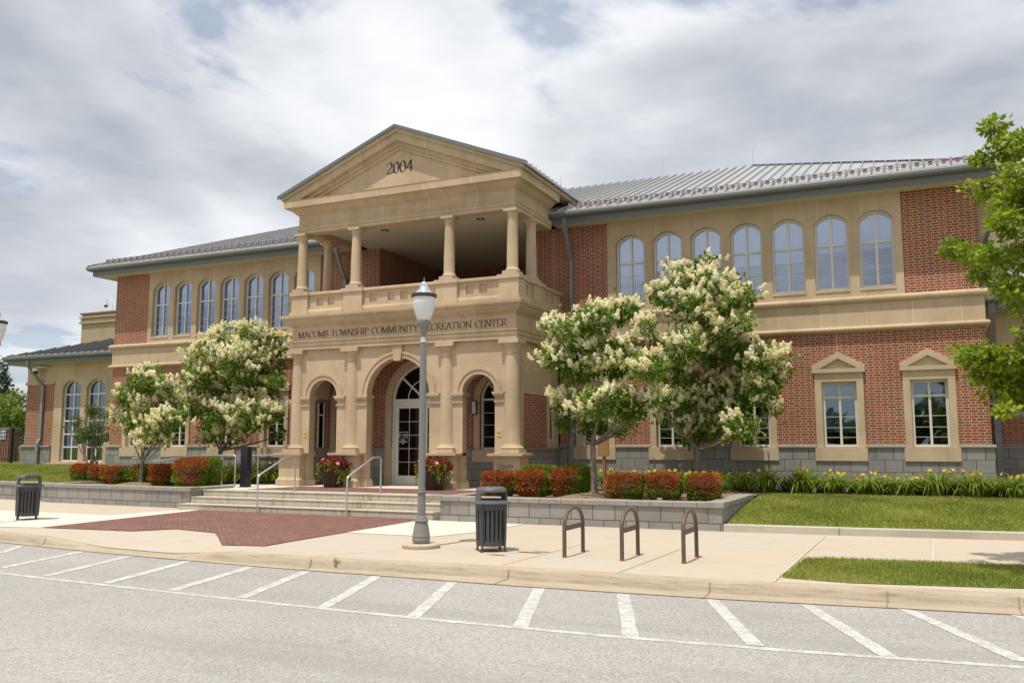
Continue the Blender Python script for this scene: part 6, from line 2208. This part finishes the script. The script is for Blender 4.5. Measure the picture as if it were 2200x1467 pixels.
def tree(name, label, cat, base, fork_h, r_trunk, lobes, nleaf, leaf_len, leafm, bloom=0, group=None, seed=1, stems=1, droop=0.35, shell=0.45, wid=0.30, bloom_bias=(0, -0.5, 0.55), lean=(0, 0), bsize=1.0, bloomm='lilac_bloom', flat=False, gap=-0.75):
    global RNG
    keepr, RNG = RNG, np.random.default_rng(seed)
    base = np.array(base, float)
    t = thing(name, label, cat, base, 0, group)
    L = np.array([(x - base[0], y - base[1], z - base[2], a, b, c) for x, y, z, a, b, c in lobes])
    tr = MB()
    top = np.array([lean[0], lean[1], fork_h])
    if stems == 1:
        tr.tube([(0, 0, -0.08), (0.0, 0.0, 0.03), (lean[0] * 0.3, lean[1] * 0.3, fork_h * 0.4), tuple(top)], [r_trunk * 1.5, r_trunk * 1.1, r_trunk * 0.95, r_trunk * 0.85], 12)
    order = np.argsort(L[:, 2])
    nodes = [(top, r_trunk * 0.75)]
    for cnt, i in enumerate(order):
        c = L[i, :3]
        if stems > 1:
            a0 = np.array([RNG.normal(0, 0.10), RNG.normal(0, 0.08), 0.0])
            pts = limb(tr, a0, c, r_trunk * 0.8, r_trunk * 0.25, -0.05)
        else:
            cand = nodes if flat else ([nodes[0]] + [nd for nd in nodes[1:] if nd[0][2] < c[2] - 0.12])
            if not flat and cnt < 6:
                cand = nodes[:1]
            best = min(cand, key=lambda nd: np.linalg.norm((nd[0] - c) * np.array([1.25, 1.25, 0.8])))
            rr = min(best[1] * 0.8, r_trunk * 0.5)
            pts = limb(tr, best[0], c, rr, max(0.006, rr * 0.35), 0.10 if not flat else 0.05)
            nodes.append((pts[3], rr * 0.7))
            nodes.append((pts[-1], max(0.006, rr * 0.35)))
        for _ in range(4):
            d = unit(RNG.normal(size=3) + np.array([0, 0, 0.2]))
            limb(tr, pts[-2], c + d * L[i, 3:6] * 0.85, max(0.006, r_trunk * 0.12), 0.003, 0.0, 4, 0.08)
    tr.build('trunk', 'bark', t, smooth=60)
    P, d, idx = lobe_points(L, nleaf, shell)
    # gaps: thin the crown out where a slow noise field is low
    fld = np.sin(P[:, 0] * 5.1 + seed) * np.sin(P[:, 1] * 4.3 + 1.3 * seed) + np.sin(P[:, 2] * 5.7 + 2.1 * seed) * 0.8 + 0.5 * np.sin(P[:, 0] * 11 + P[:, 2] * 9)
    k_ = fld + RNG.normal(0, 0.5, len(P)) > gap
    P, d = P[k_], d[k_]
    ax = unit(d * 0.8 + RNG.normal(0, 0.6, P.shape) + np.array([0, 0, -droop]))
    val = np.clip(0.42 + 0.22 * RNG.normal(size=len(P)) + 0.14 * np.sin(P[:, 0] * 3 + P[:, 2] * 4), 0, 1)
    V, F, v = leaves(P, ax, leaf_len * RNG.uniform(0.65, 1.25, len(P)), wid, val, up=1.3)
    soup('crown', V, F, v, leafm, t)
    if bloom:
        cl = []
        tries = 0
        B = np.array(bloom_bias)
        P, d, idx = lobe_points(L, bloom * 14, 0.90)
        P = L[idx][:, :3] + (P - L[idx][:, :3]) * 0.93
        q = L[idx]
        # only the outside of the whole crown
        out = np.ones(len(P), bool)
        for l in L:
            inside = (((P - l[:3]) / (l[3:6] * 0.76)) ** 2).sum(1) < 1
            out &= ~inside
        sc = (d * B).sum(1) + RNG.normal(0, 0.35, len(P)) + 0.35 * np.sin(P[:, 0] * 4 + seed) * np.cos(P[:, 2] * 3.3 + seed)
        sel = np.where(out & (sc > np.quantile(sc[out], 0.45)))[0][:bloom]
        vs, fs, va = [], [], []
        k0 = 0
        for j in sel:
            axis = unit(d[j] * 0.45 + np.array([0, -0.1, 0.9]) + RNG.normal(0, 0.15, 3))
            spread = RNG.uniform(0.08, 0.17) * bsize
            tint = np.clip(RNG.normal(0.66, 0.17), 0.15, 1)
            for sub in range(RNG.integers(4, 9)):
                ln = RNG.uniform(0.11, 0.19) * bsize
                o_ = P[j] + RNG.normal(0, 1, 3) * np.array([1, 0.8, 0.3]) * spread
                ad = unit(axis + RNG.normal(0, 0.38, 3))
                m_ = 78
                s_ = RNG.random(m_) ** 0.85
                rad = 0.062 * bsize * (1 - s_ * 0.8) * np.sqrt(RNG.random(m_))
                th = RNG.uniform(0, 2 * np.pi, m_)
                e1 = unit(np.cross(ad, [0.3, 0.9, 0.2]))
                e2 = np.cross(ad, e1)
                C = o_ + ad * (s_ * ln)[:, None] + e1 * (rad * np.cos(th))[:, None] + e2 * (rad * np.sin(th))[:, None]
                tone = np.clip(tint + RNG.normal(0, 0.10, m_), 0, 1)
                V, F, v = leaves(C, unit(RNG.normal(size=C.shape)), RNG.uniform(0.026, 0.042, m_) * (0.6 + 0.4 * bsize), 0.5, tone, up=1.6)
                vs.append(V); fs.append(F + k0); va.append(v)
                k0 += len(V)
        # leaves ruffed about every panicle
        C = np.repeat(P[sel], 16, 0) + RNG.normal(0, 1, (len(sel) * 16, 3)) * np.array([0.16, 0.14, 0.10]) * bsize - np.array([0, 0, 0.06])
        V, F, v = leaves(C, unit(RNG.normal(0, 0.6, C.shape) + np.repeat(d[sel], 16, 0) * 0.5 + np.array([0, 0, -droop])), leaf_len * RNG.uniform(0.7, 1.2, len(C)), wid, np.clip(RNG.normal(0.5, 0.22, len(C)), 0, 1), up=1.3)
        soup('leaf_ruff', V, F, v, leafm, t)
        soup('blossoms', np.concatenate(vs), np.concatenate(fs), np.concatenate(va), bloomm, t)
    RNG = keepr
    return t


def lobes_px(lst, Y, depth, flat=1.0, seed=0, grow=1.0):
    """crown lobes surveyed in the photograph, spread in depth about the trunk's distance"""
    r = np.random.default_rng(seed)
    out = []
    for px, py, rp in lst:
        y = Y + r.uniform(-depth, depth)
        p = at(px, py, y)
        dist = float((p - CAM) @ _fw)
        rm = rp * dist / FPX * grow
        out.append((p[0], p[1], p[2], rm, rm * 1.05, rm * flat))
    return out


LT = 'cream flowering lilac trees before the building'
l1 = lobes_px([(1215, 722, 46), (1280, 690, 44), (1340, 668, 34), (1385, 712, 34), (1192, 765, 30), (1250, 790, 52), (1325, 770, 58), (1395, 790, 40), (1225, 855, 38), (1295, 860, 50), (1355, 868, 44), (1190, 700, 22), (1400, 850, 24), (1212, 905, 22), (1275, 915, 34), (1340, 920, 26), (1240, 745, 45), (1415, 735, 14)], 18.55, 0.75, 0.9, 3, 0.86)
tree('lilac_tree', 'round cream flowering lilac tree with bare slim trunk beside the garden sign', 'tree', (T1[0], T1[1], zbr(*T1) - 0.02), 1.05, 0.075, l1, 10500, 0.115, 'lilac_leaf', 122, LT, 11, bsize=1.1, gap=-0.5, lean=(-0.03, 0), bloom_bias=(-0.15, -0.45, 0.75))
l2 = lobes_px([(1515, 566, 28), (1468, 600, 42), (1535, 615, 46), (1590, 640, 34), (1425, 635, 32), (1490, 670, 54), (1560, 690, 54), (1600, 692, 26), (1470, 745, 50), (1540, 755, 60), (1600, 765, 48), (1652, 772, 40), (1682, 800, 22), (1430, 800, 46), (1500, 840, 60), (1580, 845, 56), (1645, 830, 38), (1450, 880, 44), (1525, 910, 44), (1595, 915, 40), (1490, 940, 26), (1415, 850, 30), (1655, 880, 22)], 22.35, 0.9, 0.9, 5, 0.85)
tree('lilac_tree', 'tallest cream flowering lilac tree reaching the arched upper windows', 'tree', (-5.05, 22.25, 0.52), 1.0, 0.085, l2, 14000, 0.13, 'lilac_leaf', 185, LT, 12, bsize=1.3, gap=-0.5, bloom_bias=(-0.05, -0.5, 0.7))
l3 = lobes_px([(540, 722, 32), (490, 732, 40), (588, 742, 30), (440, 765, 38), (520, 780, 52), (582, 785, 34), (425, 815, 36), (490, 835, 58), (555, 845, 48), (592, 818, 22), (418, 875, 32), (480, 895, 48), (542, 895, 40), (590, 885, 20), (452, 928, 28), (510, 930, 26), (600, 935, 16), (408, 785, 16)], 21.6, 0.9, 0.9, 7, 0.90)
tree('lilac_tree', 'tall cream flowering lilac tree behind the black post and ramp rails', 'tree', (-19.95, 21.6, 0.47), 1.0, 0.085, l3, 12500, 0.13, 'lilac_leaf', 175, LT, 13, bsize=1.3, gap=-0.5, bloom_bias=(0.0, -0.55, 0.65))
l4 = lobes_px([(325, 790, 20), (300, 822, 26), (346, 828, 26), (272, 850, 26), (320, 862, 36), (362, 862, 30), (264, 892, 22), (300, 910, 34), (346, 912, 36), (382, 895, 22), (312, 945, 20), (352, 945, 18)], 19.3, 0.6, 0.9, 9, 0.95)
tree('lilac_tree', 'smallest cream flowering lilac tree with forked trunk among the clipped shrubs', 'tree', (T4[0], T4[1], zbl(*T4) - 0.02), 0.62, 0.055, l4, 7500, 0.105, 'lilac_leaf', 76, LT, 14, bsize=1.05, gap=-0.6, lean=(0.02, 0), bloom_bias=(-0.1, -0.5, 0.6))
l5 = lobes_px([(200, 882, 20), (165, 905, 18), (215, 912, 26), (182, 930, 24), (140, 915, 8), (226, 893, 14), (205, 945, 22), (228, 938, 14), (172, 945, 12)], 26.2, 0.7, 0.7, 15)
tree('young_tree', 'thin young dark leaved tree in front of the annex windows', 'tree', (-31.0, 26.2, 0.68), 0.4, 0.035, l5, 4200, 0.09, 'dark_leaf', 0, None, 15, stems=3, shell=0.2)
l6 = lobes_px([(2138, 272, 26), (2165, 318, 36), (2110, 340, 22), (2195, 370, 40), (2085, 395, 24), (2125, 408, 34), (2185, 430, 46), (2165, 480, 40), (2052, 535, 26), (2095, 545, 34), (2145, 545, 44), (2195, 560, 50), (2110, 590, 26), (2165, 615, 34), (2200, 640, 34), (2050, 755, 22), (2095, 762, 34), (2145, 768, 40), (2195, 780, 46), (2110, 805, 28), (2165, 830, 44), (2200, 860, 40), (2130, 850, 26), (2160, 880, 20), (2240, 300, 50), (2260, 400, 70), (2270, 520, 80), (2280, 640, 80), (2270, 760, 80), (2340, 460, 90), (2360, 600, 100), (2350, 740, 100), (2330, 330, 70), (2450, 480, 100), (2450, 640, 110), (2430, 770, 90), (2220, 700, 40)], 13.0, 0.8, 0.6, 21, 1.22)
tree('honey_locust', 'bright green leafy tree reaching over the grass verge, trunk out of view', 'tree', (2.85, 13.0, 0.02), 1.7, 0.10, l6, 42000, 0.084, 'locust_leaf', 0, None, 21, gap=-0.55, droop=0.25, shell=0.25, wid=0.34, flat=True)

# trees beyond the fence
BT = 'trees beyond the iron fence'
CX_ = at(-6, 860, 46)[0]
lc = [(CX_, 46, z, r, r, h) for z, r, h in ((7.6, 0.6, 1.0), (6.5, 0.9, 1.1), (5.4, 1.2, 1.1), (4.3, 1.6, 1.1), (3.3, 1.9, 1.2))]
tree('conifer', 'dark conifer at the left edge beyond the fence', 'tree', (CX_, 46, 0.8), 1.2, 0.14, lc, 6500, 0.30, 'conifer_leaf', 0, BT, 41, droop=0.7, wid=0.2)
for i, (lst, bx, Y, lab, sd) in enumerate((
        ([(30, 860, 26), (52, 885, 22), (15, 885, 30), (35, 905, 30), (60, 905, 20), (5, 910, 30), (-25, 880, 40), (45, 930, 26), (15, 935, 26)], 25, 44, 'yellow green bushy tree beyond the fence beside the annex corner', 43),
        ([(-60, 850, 50), (-100, 870, 60), (-70, 910, 50), (-120, 920, 50)], -80, 46, 'green tree beyond the fence outside the left edge', 44))):
    ll = lobes_px(lst, Y, 1.2, 0.9, sd)
    p = at(bx, 960, Y)
    tree('leafy_tree', lab, 'tree', (p[0], p[1], 0.8), 1.2, 0.12, ll, 7000, 0.26, 'far_leaf', 0, BT, sd, wid=0.34)
tree('hedge_bush', 'pale green low bush behind the black fence', 'bush', (-44.0, 33.2, 0.8), 0.3, 0.03, [(-44.6 + 0.9 * i, 33.2 + 0.2 * (i % 2), 1.35, 0.7, 0.6, 0.55) for i in range(7)], 5000, 0.10, 'far_leaf', 0, None, 51, stems=3)

# trees across the parking lot, seen only mirrored in the window glass
def far_row():
    n = 9000
    x = RNG.uniform(-130, 60, n)
    hgt = 5.6 + 1.6 * np.sin(x * 0.23) + 1.1 * np.sin(x * 0.61 + 1)
    z = RNG.random(n) ** 0.8 * hgt
    y = -72 + RNG.normal(0, 1.6, n)
    P = np.stack([x, y, z], 1)
    V, F, v = leaves(P, unit(RNG.normal(size=P.shape)), RNG.uniform(0.9, 1.7, n), 0.45, np.clip(RNG.normal(0.4, 0.25, n), 0, 1))
    o = soup('treeline', V, F, v, 'dark_leaf')
    tag(o, 'dark row of trees mirrored in the ground floor windows', 'trees', None, 'stuff')


far_row()

# a weed in the kerb joint
wx = -7.62
t = thing('weed_tuft', 'small dry weed tuft growing out of the kerb joint', 'weed', (wx, ky(wx) + 0.0, -0.06))
n_ = 26
P = np.stack([RNG.normal(0, 0.02, n_), RNG.normal(0, 0.012, n_), np.zeros(n_)], 1)
ax = unit(np.stack([RNG.normal(0, 0.55, n_), RNG.normal(-0.1, 0.4, n_), np.ones(n_)], 1))
V, F, v = leaves(P, ax, RNG.uniform(0.04, 0.11, n_), 0.07, RNG.uniform(0.2, 1, n_))
soup('blades', V, F, v, 'blade', t)
MB().lathe([(0.03, -0.03), (0.025, 0.0), (0.01, 0.02)], 8).build('root_clump', 'mulch', t)
